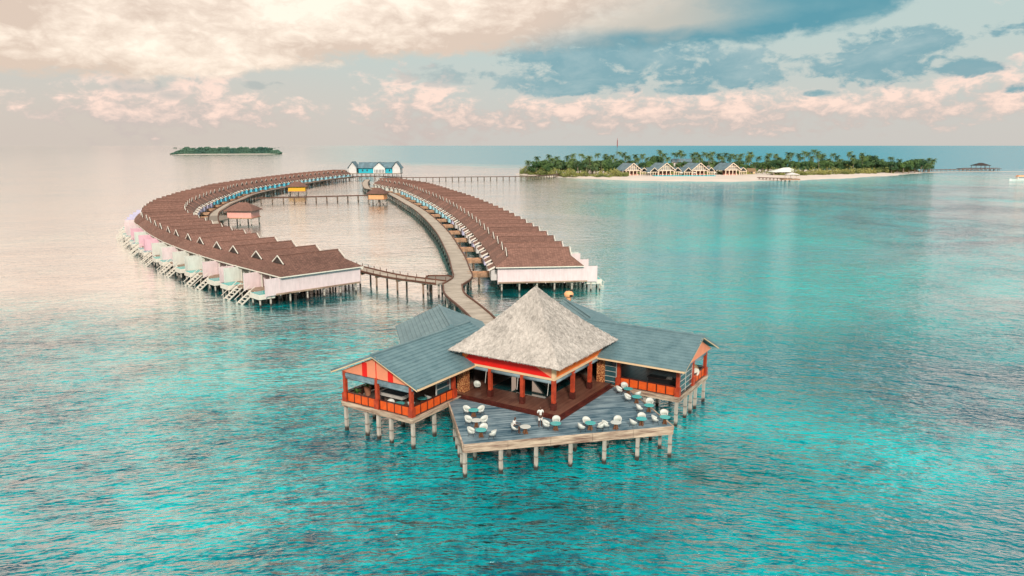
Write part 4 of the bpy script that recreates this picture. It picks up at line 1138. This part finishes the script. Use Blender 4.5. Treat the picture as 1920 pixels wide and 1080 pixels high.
hut(-60.5, 334, R(-8), 7.0, 'hut_orange', 'pale orange hut where the footbridge meets the right boardwalk')
t = thing('wide_landing', 'wide pale timber landing where the left boardwalk ends near the pink hut', 'platform', (-97, 239, 0))
m = MB(); m.prism([(-101,228.5),(-94,227.5),(-92.5,240),(-97,252),(-102,250)], 2.2, 2.52); m.build('planking', 'walk_planks', t)
for x, y in ((-100,230),(-95,229),(-94,239),(-98,248)): m = MB(); m.tube([(x,y,-1.2),(x,y,2.2)],[.2,.2],8); m.build('pile', 'pile_white', t)

# ------------------------------------------------------------------ blue arrival building
def arrival():
    t = thing('arrival_building', 'blue gabled building on stilts beyond the far end of the villa rows', 'building', (-118, 645, 0)); F = Matrix.Translation((-118, 645, 0))
    m = MB(F); m.box(-23,22,-7,9,1.9,2.5); m.build('deck', 'beam_wood', t)
    m = MB(F); m.box(-14,17,-4,7,2.502,7.2); m.build('wall', 'reception_cyan', t)
    m = MB(F); gable_roof(m, (-14.5,1.5), (17.5,1.5), 6.9, 11.6, 6.9, 6); m.build('roof', 'slate_roof', t)
    for x0, nm in ((-22,'w'), (15.5,'e')):
        m = MB(F); m.box(x0,x0+6.5,-6,7.5,2.502,7.2); m.add([(x0,-6.0,7.202),(x0+6.5,-6.0,7.202),(x0+3.25,-6.0,11.4),(x0,7.5,7.202),(x0+6.5,7.5,7.202),(x0+3.25,7.5,11.4)], [(0,1,2),(3,5,4),(0,3,4,1),(1,4,5,2),(2,5,3,0)]); m.build('side_wing', 'villa_white', t)
        m = MB(F); gable_roof(m, (x0+3.25,-7), (x0+3.25,8), 4.4, 12.3, 6.7, 6); m.build('wing_roof', 'slate_roof', t)
    m = MB(F); m.add([(-.9,-6.6,2.502),(9.1,-6.6,2.502),(9.1,-6.6,7.0),(4.1,-6.6,11.2),(-.9,-6.6,7.0)]+[(-.9,-4.01,2.502),(9.1,-4.01,2.502),(9.1,-4.01,7.0),(4.1,-4.01,11.2),(-.9,-4.01,7.0)],
        [(0,1,2,3,4),(5,9,8,7,6)]+[(i,(i+1)%5,5+(i+1)%5,5+i) for i in range(5)]); m.build('entrance_gable', 'villa_white', t)
    m = MB(F); gable_roof(m, (4.1,-7.3), (4.1,1.4), 5.8, 11.9, 6.7, 6); m.build('gable_roof', 'slate_roof', t)
    for k in range(7): x = .2+k*1.25; m = MB(F); m.box(x,x+.55,-6.65,-6.603,2.8,5.6); m.build('window', 'door_dark', t)
    for x in (-11,-7.2,12,15): m = MB(F); m.box(x,x+1.1,-4.06,-4.003,4.0,5.6); m.build('window', 'door_dark', t)
    for k in range(12):
        x = -22+k*3.9; m = MB(F); m.tube([(x,-6.5,-1.2),(x,-6.5,1.9)],[.28,.28],6); m.tube([(x,8,-1.2),(x,8,1.9)],[.28,.28],6); m.build('trestle', 'pile_white', t)
arrival()

# ------------------------------------------------------------------ palm island
def lerp_tab(tab, x):
    if x <= tab[0][0]: return tab[0][1]
    for (a, b), (c, d) in zip(tab, tab[1:]):
        if x <= c: return b+(d-b)*(x-a)/(c-a)
    return tab[-1][1]
FRONT = [(2,674),(14,650),(49,597),(90,555),(124,541),(161,538),(209,556),(263,590),(341,656),(404,722)]
BACK = [(2,690),(14,720),(60,770),(160,800),(300,810),(380,770),(404,740)]
def island():
    n, k = 120, 14; mb = MB(); vs = []; random.seed(3)
    for i in range(n+1):
        x = 0+406*i/n; f, b = lerp_tab(FRONT, x)+2.5*math.sin(x*.11)+1.5*math.sin(x*.31), lerp_tab(BACK, x)
        e = min(1, (x+.5)/10, (406.5-x)/14)
        for j in range(k+1):
            q = j/k; y = f+(b-f)*q**1.3; hgt = min(1, (y-f)/26, (b-y)/20)*1.5*max(0, e)
            vs.append((x, y, -.15+hgt))
    fs = [(i*(k+1)+j, (i+1)*(k+1)+j, (i+1)*(k+1)+j+1, i*(k+1)+j+1) for i in range(n) for j in range(k)]
    mb.add(vs, fs); tag(mb.build('island_sand', 'sand', smooth=True), kind='structure')
    # sand spit running off to the right
    mb = MB(); mb.add([(398,712,.03),(430,735,.03),(520,752,.03),(560,756,.03),(520,762,.03),(430,752,.03),(400,735,.03)], [(0,1,2,3,4,5,6)])
    tag(mb.build('sand_spit', 'sand', recalc=False), kind='structure')
island()
def palm_proto(seed, h=12.0):
    random.seed(seed); t = thing('palm_tree', 'palm', 'palm tree')
    lean = (random.uniform(-1.4,1.4), random.uniform(-1,1)); pts = [(lean[0]*(z/h)**1.6, lean[1]*(z/h)**1.6, z) for z in (0, .1*h, .35*h, .6*h, .85*h, h)]
    m = MB(); m.tube(pts, [.34,.24,.19,.16,.14,.13], 7); m.build('trunk', 'bark', t, True)
    m = MB(); c = Vector(pts[-1])
    for k in range(30):
        a = k*2.399+random.uniform(-.2,.2); e0 = random.uniform(-.5,1.4); L_ = random.uniform(3.2,4.4)
        d = Vector((math.cos(a), math.sin(a), 0)); p = c.copy(); ang = e0; seg = 8; prev = None
        sdv = Vector((-math.sin(a), math.cos(a), 0))
        for s_ in range(seg+1):
            wdt = (.95 if 0 < s_ < seg-1 else .45)*(1-.35*s_/seg); q = p.copy()
            if s_ < seg:
                st = (d*math.cos(ang)+Vector((0,0,1))*math.sin(ang))*(L_/seg)
                for sg in (1, -1):
                    for w_ in (.15, .6):
                        b = q+st*w_; tip = b+sdv*sg*wdt+st*.9+Vector((0,0,-.45*wdt-random.uniform(0,.15)))
                        m.add([b-st*.16, b+st*.20, tip], [(0,1,2)])
                m.add([q+Vector((0,0,.04)), q+sdv*.06, p+st+sdv*.04, p+st+Vector((0,0,.04))], [(0,1,2,3)])
                p += st; ang -= random.uniform(.20,.34)
    for k in range(5):
        a = k*1.3; q = c+Vector((math.cos(a)*.25, math.sin(a)*.25, -.35)); m.tube([q-Vector((0,0,.15)), q, q+Vector((0,0,.18))],[.08,.17,.06],5)
    m.build('crown', 'palm_leaf', t); return t
def tree_proto(seed, name='broadleaf_tree'):
    random.seed(seed); t = thing(name, 'tree', 'tree'); m = MB()
    m.tube([(0,0,0),(.1,0,1.2),(.2,.1,3.4)], [.4,.3,.2], 7)
    lobes = []
    for k in range(9):
        a = random.uniform(0, 6.28); r_ = random.uniform(.5, 2.7); z = random.uniform(3.0, 6.2); lobes.append((Vector((r_*math.cos(a), r_*math.sin(a), z)), random.uniform(1.2, 2.0)))
        m.tube([(.15,.05,2.2), lobes[-1][0]], [.13,.05], 5)
    m.build('trunk', 'bark', t)
    m = MB()
    for c, r_ in lobes:
        for q in range(170):
            v = Vector((random.gauss(0,1), random.gauss(0,1), random.gauss(0,1))).normalized()*r_*random.uniform(.6,1.08); v.z *= .8
            n_ = (v.normalized()+Vector((random.uniform(-.6,.6), random.uniform(-.6,.6), random.uniform(-.2,.8)))).normalized(); a = n_.cross(Vector((0,0,1))).normalized()*random.uniform(.16,.34); b = n_.cross(a).normalized()*random.uniform(.16,.34)
            p = c+v; m.add([p-a, p-b, p+a, p+b], [(0,1,2,3)])
    m.build('crown', 'tree_leaf', t); return t
palms = [palm_proto(s_) for s_ in (1, 2, 3, 4)]; trees = [tree_proto(s_) for s_ in (21, 22, 23)]
def XU(u, d): return (u-960)/FPX*(d*.982+4.6)
# (picture column, picture row of the crown top, distance)
PL = [(992,300,668),(1003,292,672),(1016,300,680),(1030,288,668),(1038,297,650),(1046,292,690),(1054,300,650),(1062,290,680),(1071,287,705),(1079,296,645),(1089,287,700),(1098,293,660),(1107,291,640),(1112,300,636),(1121,286,705),(1133,287,700),(1143,291,690),(1150,289,720),(1159,283,720),(1171,284,700),(1174,291,715),
      (1190,288,700),(1195,295,715),(1205,287,715),(1239,280,700),(1244,286,690),(1262,285,720),(1276,280,720),(1270,284,726),(1296,286,700),(1303,284,712),(1311,288,700),(1321,284,715),(1328,286,690),(1335,283,705),(1346,286,700),(1352,290,715),(1361,285,700),(1370,287,716),(1378,288,698),(1385,287,720),(1402,283,700),(1408,289,715),(1398,292,695),
      (1420,292,720),(1433,291,700),(1441,286,700),(1455,287,715),(1462,294,700),(1474,284,705),(1482,285,722),(1497,286,715),(1507,282,705),(1515,284,720),(1524,279,712),(1530,282,700),(1536,287,722),(1543,289,705),(1561,286,712),(1569,290,700),(1587,283,715),(1594,289,702),(1598,295,725),(1611,285,712),(1618,291,725),(1655,297,720),(1668,293,735),(1683,297,730),(1700,300,740),(1712,297,742),(1727,297,742),(1738,295,738),(1746,297,744),(1735,302,730),
      (1083,300,632),(1100,302,634),(1128,300,640),(1330,303,672),(1376,303,672),(1068,303,634),(1048,304,640),(1418,303,660),(1550,300,690),(1478,303,690),(1640,300,700),(1575,304,690)]
PL += [(u+dx_, t_+dt_, d_+dd_) for (u, t_, d_) in PL[3:76:2] for dx_, dt_, dd_ in ((5, 7, -14),)]
random.seed(8)
def near(x):
    best = [(1000,'the far left tip of the island'),(1060,'the left shore of the island'),(1110,'the grove left of the radio mast'),(1156,'the radio mast'),(1188,'the first white beach house'),(1253,'the second white beach house'),(1312,'the third white beach house'),(1368,'the fourth white beach house'),(1410,'the yellow cabin'),(1472,'the white canopy pavilion'),(1530,'the tall clump right of the canopy pavilion'),(1600,'the middle of the right-hand wood'),(1670,'the low right-hand wood'),(1735,'the far right tip of the island')]
    return min(best, key=lambda q: abs(q[0]-x))
cnt = {}
for i, (u, top, d) in enumerate(PL):
    zt = HC-(top-HY)*(d*.982+4.6)/FPX
    b = near(u); rel = 'left of' if u < b[0]-8 else ('right of' if u > b[0]+8 else 'behind')
    sz = 'tall' if top < 286 else ('mid-height' if top < 294 else 'low')
    if 'tip' in b[1] or 'shore' in b[1] or 'wood' in b[1] or 'clump' in b[1] or 'grove' in b[1]: rel = {'left of':'at the left of','right of':'at the right of','behind':'in the middle of'}[rel]
    zs = max(.45, (zt-2.2)/12.6)
    pm = place(palms[i % 4], (XU(u, d), d, .9), random.uniform(0, 6.28), '%s coconut palm %s %s' % (sz, rel, b[1]), 'palms on the island near '+b[1].replace('the ', '', 1), (1.15, 1.15, zs))
    for c_ in pm.children:
        if c_.name.startswith('crown'): c_.scale = (1, 1, 1.15/zs); c_.location.z = 12*(1-1.15/zs)
random.seed(9)
TRL = [(1222,293,688),(1232,291,690),(1215,299,676),(1140,296,670),(1180,300,690),(1150,302,662),(1010,306,662),(1022,304,670),(1035,307,655),(1052,305,655),(1065,306,650),(1078,308,640),(1096,307,650),(1112,306,655),(1128,306,655),(1142,309,645),(1155,311,645),
       (1290,300,700),(1305,299,700),(1320,301,695),(1342,300,700),(1355,301,690),(1385,300,690),(1400,305,675),(1412,306,680),(1428,303,690),(1445,302,690),(1460,303,700),(1490,303,690),(1505,301,690),(1520,300,690),(1540,300,690),(1558,301,690),(1574,300,695),(1590,300,700),(1608,299,700),(1622,293,710),(1632,290,714),(1642,293,712),(1652,300,708),(1665,302,710),(1680,303,712),(1695,302,718),(1708,304,722),(1720,306,725),(1732,304,728),(1000,310,665),(1742,307,734),(1275,303,705),(1255,304,705),(1240,303,700),(1205,303,700)]
TRL += [(u_, 301+random.uniform(-3, 4), 650+random.uniform(-8, 26)) for u_ in range(1006, 1170, 8)]+[(u_, 300+random.uniform(-3, 4), 692+random.uniform(-8, 20)) for u_ in range(1418, 1735, 11)]
for i, (u, top, d) in enumerate(TRL):
    zt = HC-(top-HY)*(d*.982+4.6)/FPX; b = near(u); s_ = random.uniform(1.3, 1.9)
    rel = 'left of' if u < b[0]-8 else ('right of' if u > b[0]+8 else 'beside')
    if 'tip' in b[1] or 'shore' in b[1] or 'wood' in b[1] or 'clump' in b[1] or 'grove' in b[1]: rel = {'left of':'at the left of','right of':'at the right of','beside':'in the middle of'}[rel]
    place(trees[i % 3], (XU(u, d), d, .7), random.uniform(0, 6.28), 'dense %s broadleaf tree %s %s' % ('tall' if top < 296 else 'round', rel, b[1]), 'broadleaf trees near '+b[1].replace('the ', '', 1), (s_, s_, max(.6, (zt-.7)/7.4)))
# undergrowth
def shrubs():
    random.seed(4); m = MB(); tabf = [(6,672),(20,655),(44,610),(92,590),(100,640),(205,640),(222,622),(245,622),(330,672),(396,730)]
    for i in range(30000):
        x = random.uniform(7, 400); f = lerp_tab(tabf, x)+4*math.sin(x*.23)+3*math.sin(x*.71); 
        y = f+abs(random.gauss(0, 1))*12
        if 96 < x < 222 and y < 645: continue
        hmax = 2.4+1.7*math.sin(x*.19+y*.1)+1.2*math.sin(x*.53+1)+ (y-f)*.10
        z = .8+random.random()*max(.8, hmax); r_ = random.uniform(.3,.65)
        n_ = Vector((random.uniform(-1,1), random.uniform(-1,.3), random.uniform(-.1,1))).normalized(); a = n_.cross(Vector((0,0,1))).normalized()*r_; b = n_.cross(a).normalized()*r_
        p = Vector((x, y, z)); m.add([p-a, p-b, p+a, p+b], [(0,1,2,3)])
    tag(m.build('shrubbery', 'shrub_leaf', recalc=False), 'low green and yellowish shrubs covering the island behind the beach', 'shrubs', kind='stuff')
shrubs()
# beach houses
def beach_house(u, hwid, d, apex, eave, ord_, annex):
    x = XU(u, d); k = d*.982+4.6; za = HC-(apex-HY)*k/FPX; ze = HC-(eave-HY)*k/FPX; zb = 1.3
    t = thing('beach_house', '%s white timber-gabled beach house from the left on the island shore' % ordinal(ord_), 'house', (x, d, zb), R(17), 'white gabled beach houses'); F = Matrix.Translation((x, d, 0)) @ Matrix.Rotation(R(17), 4, 'Z')
    m = MB(F); m.box(-hwid-.5,hwid+.5,-1.5,16,zb-.5,zb+.1); m.build('floor', 'timber_white', t)
    m = MB(F); gable_roof(m, (0,-1.6), (0,19), hwid+1.2, za, ze, 6); m.build('roof', 'slate_roof', t)
    m = MB(F); s_ = (za-ze)/(hwid+1.2)
    for sg in (1, -1):
        m.beam((0,-1.72,za+.05),(sg*(hwid+1.4),-1.72,ze),.14,.55)
    m.build('barge_board', 'timber_white', t)
    m = MB(F); m.beam((-hwid,-1.2,ze),(hwid,-1.2,ze),.3,.45)
    nst = 7
    for i in range(1, nst):
        xx = -hwid+2*hwid*i/nst; zt = za-abs(xx)*s_-.3; m.beam((xx,-1.2,ze),(xx,-1.2,zt),.28,.28,(0,1,0))
    zm = (za+ze)/2; w_ = (za-zm)/s_; m.beam((-w_+.3,-1.2,zm),(w_-.3,-1.2,zm),.22,.32)
    m.build('gable_frame', 'timber_white', t)
    m = MB(F); m.add([(-hwid+.3,.4,ze),(hwid-.3,.4,ze),(0,.4,za-.4),(-hwid+.3,.6,ze),(hwid-.3,.6,ze),(0,.6,za-.4)], [(0,1,2),(3,5,4),(0,1,4,3),(1,2,5,4),(2,0,3,5)]); m.build('gable_glass', 'slat_white', t)
    for i in range(5): xx = -hwid+2*hwid*i/4; m = MB(F); m.box(xx-.28,xx+.28,-1.45,-.95,zb+.1,ze-.2); m.build('post', 'timber_white', t)
    m = MB(F); m.box(-hwid+.3,hwid-.3,4,4.2,zb+.1,ze); m.build('back_wall', 'kerb_wood', t)
    m = MB(F)
    for i in range(6): xx = -hwid+1+(2*hwid-2)*i/5; m.box(xx-.7,xx+.7,1.5,2.5,zb+.1,zb+.95)
    m.build('furniture', 'hut_pink', t)
    for sg in annex:
        m = MB(F); cx = sg*(hwid+3.6); m2 = za-2.6
        gable_roof(m, (cx,-.6), (cx,14), 4.0, m2-1.2, ze-1.0, 5); m.build('annex_roof', 'slate_roof', t)
        m = MB(F); m.beam((cx,-.72,m2-1.15),(cx-4.1,-.72,ze-1.0),.12,.4); m.beam((cx,-.72,m2-1.15),(cx+4.1,-.72,ze-1.0),.12,.4); m.beam((cx-3.8,-.5,ze-1.1),(cx+3.8,-.5,ze-1.1),.2,.4)
        for xx in (-3.3,-1.1,1.1,3.3): m.box(cx+xx-.2,cx+xx+.2,-.6,-.2,zb+.1,ze-1.2)
        m.build('annex_frame', 'timber_white', t)
beach_house(1186, 6.6, 622, 305.5, 319, 1, (1,))
beach_house(1248, 7.2, 622, 305, 319, 2, (-1, 1))
beach_house(1311, 7.2, 626, 305, 319, 3, (-1, 1))
beach_house(1372, 6.8, 630, 305, 318, 4, (1,))
# back houses showing roofs between the palms
def back_house(u, d, wd, zt, label):
    x = XU(u, d); t = thing('island_bungalow', label, 'house', (x, d, .9), 0, 'bungalows among the palms'); F = Matrix.Translation((x, d, 0))
    m = MB(F); m.box(-wd+.8,wd-.8,-3.4,3.4,.8,zt-3); m.build('wall', 'villa_white', t)
    m = MB(F); gable_roof(m, (-wd,0), (wd,0), 4.8, zt, zt-3.1, 5); m.build('roof', 'slate_roof', t)
back_house(1283, 735, 13, 13.0, 'long slate-roofed bungalow behind the second and third beach houses')
back_house(1150, 648, 5, 6.8, 'low pale blue-roofed bungalow left of the first beach house')
back_house(1330, 705, 6, 11.5, 'small pale-roofed bungalow between palms behind the third beach house')
back_house(1610, 694, 4.5, 5.0, 'small white-walled bungalow in the middle of the right-hand wood')
back_house(1648, 700, 4, 5.2, 'tiny pink-roofed bungalow in the low right-hand wood')
# infinity pool wall, umbrellas
t = thing('infinity_pool', 'long turquoise infinity pool in front of the second and third beach houses', 'pool', (XU(1285, 608), 608, 0)); F = Matrix.Translation((XU(1285, 608), 608, 0))
m = MB(F); m.box(-26,24,-3,6,.2,1.9); m.build('basin', 'reception_cyan', t)
m = MB(F); m.box(-25.7,23.7,-2.7,5.7,1.904,1.93); m.build('water_surface', 'pool_water', t)
def umbrella(u, d, lab):
    if 'um' not in protos:
        t = thing('beach_umbrella', 'umbrella', 'umbrella'); m = MB(); m.tube([(0,0,0),(0,0,2.4)],[.05,.05],6); m.build('pole', 'timber_white', t)
        m = MB(); m.tube([(0,0,2.1),(0,0,2.12),(0,0,2.8)],[1.7,1.75,.05],10); m.build('canopy', 'umbrella_cloth', t); protos['um'] = t
    place(protos['um'], (XU(u, d), d, 1.3), 0, lab, 'cream umbrellas by the pool', 1.2)
for u, lab in ((1216,'cream umbrella between the first and second beach houses'),(1277,'cream umbrella between the second and third beach houses'),(1302,'cream umbrella in front of the third beach house'),(1340,'cream umbrella between the third and fourth beach houses')): umbrella(u, 606, lab)
# radio mast
t = thing('radio_mast', 'tall thin lattice radio mast rising from the island trees', 'mast', (XU(1156, 712), 712, .8)); F = Matrix.Translation((XU(1156, 712), 712, 0))
m = MB(F); H = 31
for i in range(3): a = i*2.094; m.tube([(.7*math.cos(a),.7*math.sin(a),.8),(.35*math.cos(a),.35*math.sin(a),H)],[.09,.07],5)
for k in range(16):
    z = 1.5+k*1.85; r_ = .7-.35*z/H
    for i in range(3): a, b = i*2.094, (i+1)*2.094; m.tube([(r_*math.cos(a),r_*math.sin(a),z),(r_*math.cos(b),r_*math.sin(b),z+1.6)],[.05,.05],4)
m.build('lattice', 'slate_roof', t)
m = MB(F); m.tube([(0,0,24.5),(0,0,29),(0,0,H+2)],[.35,.45,.05],6); m.build('antenna', 'mast_red', t)
# canopy pavilion + jetty hut + yellow cabin
x, y = XU(1472, 632), 632; t = thing('canopy_pavilion', 'wide low white tent-like canopy pavilion above the beach', 'pavilion', (x, y, 1.2)); F = Matrix.Translation((x, y, 0))
m = MB(F); A = [(-13,-5,4.0),(11,-5,4.0),(11,6,4.0),(-13,6,4.0)]; a, b = (-2,0,7.4), (3,0,7.6)
m.slab([[A[0],A[1],b,a],[A[2],A[3],a,b],[A[1],A[2],b],[A[3],A[0],a]], .2); m.build('canopy', 'villa_mint', t)
for px in (-11,-4,3,10): m = MB(F); m.tube([(px,-4,.8),(px,-4,4)],[.16,.16],6); m.build('post', 'timber_white', t)
boardwalk('boardwalk', 'short beach jetty leading over shallow water to the brown-decked landing', [(187,566),(196,556),(206,548)], 2.0, 2.0, GW, span=3)
x, y = XU(1482, 543), 543; t = thing('landing_stage', 'small open-sided landing stage with a brown deck off the island beach', 'landing stage', (x, y, 0)); F = Matrix.Translation((x, y, 0))
m = MB(F); m.box(-6.5,6,-3,4,1.2,2.1); m.build('deck', 'bridge_wood', t)
m = MB(F); A = [(-3.5,-3,5.2),(5.5,-3,5.2),(5.5,3,5.2),(-3.5,3,5.2)]; m.slab([[A[0],A[1],(1,0,6.6)],[A[1],A[2],(1,0,6.6)],[A[2],A[3],(1,0,6.6)],[A[3],A[0],(1,0,6.6)]], .2); m.build('roof', 'villa_white', t)
for px in (-3.2,1,5.2):
    for py in (-2.7,2.7): m = MB(F); m.tube([(px,py,-1.2),(px,py,5.1)],[.14,.14],6); m.build('post', 'timber_white', t)
x, y = XU(1407, 652), 652; t = thing('beach_cabin', 'small yellow timber cabin right of the fourth beach house', 'cabin', (x, y, 1.2)); F = Matrix.Translation((x, y, 0))
m = MB(F); m.box(-3,3,-3,3,1,4.2); m.build('wall', 'cream_trim', t)
m = MB(F); gable_roof(m, (-3.6,0), (3.6,0), 4, 6.3, 4.1, 4); m.build('roof', 'rattan', t)
m = MB(F); m.box(-1,1,-3.05,-3.003,1.3,3.4); m.build('door', 'door_dark', t)
x, y = XU(1136, 636), 634
# far right pier with pavilion, and boat
boardwalk('boardwalk', 'dark pier running out to sea from the right tip of the island', [(404,735),(450,752),(505,770)], 2.6, 2.2, GW, span=6)
t = thing('pier_pavilion', 'dark-roofed pavilion on a wide platform at the end of the island pier', 'pavilion', (486, 772, 0)); F = Matrix.Translation((486, 772, 0))
m = MB(F); m.box(-22,16,-4,6,1.9,2.5); m.build('platform', 'kerb_wood', t)
m = MB(F); A = [(-9,-5,5.6),(7,-5,5.6),(7,5,5.6),(-9,5,5.6)]; a, b = (-3,0,8.2), (1,0,8.2); m.slab([[A[0],A[1],b,a],[A[2],A[3],a,b],[A[1],A[2],b],[A[3],A[0],a]], .25); m.build('roof', 'dark_wood_wall', t)
for px in (-8,-3,2,6):
    for py in (-4,4): m = MB(F); m.box(px-.15,px+.15,py-.15,py+.15,2.5,5.6); m.build('post', 'kerb_wood', t)
for k in range(10): m = MB(F); m.tube([(-21+k*4,-3.5,-1.2),(-21+k*4,-3.5,1.9)],[.25,.25],6); m.build('pile', 'pile_brown', t)
m = MB(F); m.beam((-22,-3.9,3.5),(16,-3.9,3.5),.1,.15)
for k in range(20): m.box(-21.9+k*2,-21.8+k*2,-3.95,-3.85,2.5,3.5)
m.build('railing', 'kerb_wood', t)
def boat():
    x, y = XU(1910, 560), 560; t = thing('motor_boat', 'white motor boat with an orange cabin roof at the right edge of the lagoon', 'boat', (x, y, 0), R(6)); F = Matrix.Translation((x, y, 0)) @ Matrix.Rotation(R(6), 4, 'Z')
    m = MB(F); st = [(-7.5,.15,1.5),(-5.5,1.0,1.15),(-2,1.5,.95),(3,1.6,.95),(6,1.5,1.0)]; vs = []
    for xx, hw_, zt in st: vs += [(xx,-hw_,zt),(xx,-hw_*.75,-.3),(xx,hw_*.75,-.3),(xx,hw_,zt)]
    fs = []
    for i in range(len(st)-1):
        for k in range(4): k2 = (k+1)%4; fs.append((i*4+k, i*4+k2, i*4+4+k2, i*4+4+k))
    fs += [(0,1,2,3), (16,17,18,19)]; m.add(vs, fs); m.build('hull', 'boat_white', t)
    m = MB(F); m.box(-1.5,4.5,-1.2,1.2,1.0,2.6); m.build('cabin', 'boat_white', t)
    m = MB(F); m.box(-1.2,4.2,-1.23,-1.203,1.7,2.3); m.build('window', 'glass_dark', t)
    m = MB(F); m.box(-2.2,5.2,-1.5,1.5,2.9,3.2); m.box(-1.2,4.0,-1.2,1.2,3.2,3.9); m.build('canopy', 'hut_orange', t)
    m = MB(F)
    for xx in (-2,5):
        for yy in (-1.3,1.3): m.box(xx-.05,xx+.05,yy-.05,yy+.05,1.0,2.9)
    m.build('canopy_post', 'boat_white', t)
    m = MB(F); m.tube([(-5.5,0,1.2),(-7.8,0,2.2)],[.04,.04],5); m.build('bow_rail', 'boat_white', t)
boat()

# ------------------------------------------------------------------ wooded island on the horizon
def far_island():
    random.seed(6); x0, x1 = -985, -700; vs = []; m = MB(); n = 60
    for i in range(n+1):
        f = i/n; x = x0+(x1-x0)*f; y = 2150+120*f; e = min(1, f*8, (1-f)*8)
        for dy_, z in ((-25,-.3),(-12,1.6*e-.3),(60,3*e-.3),(120,-.3)): vs.append((x, y+dy_, z))
    m.add(vs, [(i*4+k, i*4+4+k, i*4+5+k, i*4+1+k) for i in range(n) for k in range(3)]); tag(m.build('far_island_shore', 'sand', smooth=True), kind='structure')
    m = MB()
    for i in range(26000):
        f = random.random(); x = x0+4+(x1-x0-8)*f; yb = 2150+120*f
        env = min(1, (f+.01)*9, (1.02-f)*14)*(1 if f < .9 else .62); hmax = (16+2.0*math.sin(x*.13)+1.5*math.sin(x*.37+2)+random.gauss(0,1.0))*env
        q = random.random(); z = 1+hmax*(1-(1-q)**1.6); y = yb-8+z*1.3+random.uniform(0, 25)
        r_ = random.uniform(.9,1.9); n_ = Vector((random.uniform(-1,1), random.uniform(-1.2,.2), random.uniform(-.1,1))).normalized(); a = n_.cross(Vector((0,0,1))).normalized()*r_; b = n_.cross(a).normalized()*r_
        p = Vector((x, y, z)); m.add([p-a, p-b, p+a, p+b], [(0,1,2,3)])
    for i in range(70):
        f = random.uniform(.03,.97); x = x0+(x1-x0)*f; y = 2150+120*f+10; h = random.uniform(15.5,20)
        for k in range(10): a = k*.63; c = Vector((x, y, h)); m.add([c, c+Vector((math.cos(a)*3.2, math.sin(a)*3.2, random.uniform(-1.5,.8))), c+Vector((math.cos(a+.25)*2.6, math.sin(a+.25)*2.6, -.9))], [(0,1,2)])
    tag(m.build('wooded_island', 'far_leaf', recalc=False), 'dense green wood covering the small distant island at left', 'wood', kind='stuff')
far_island()
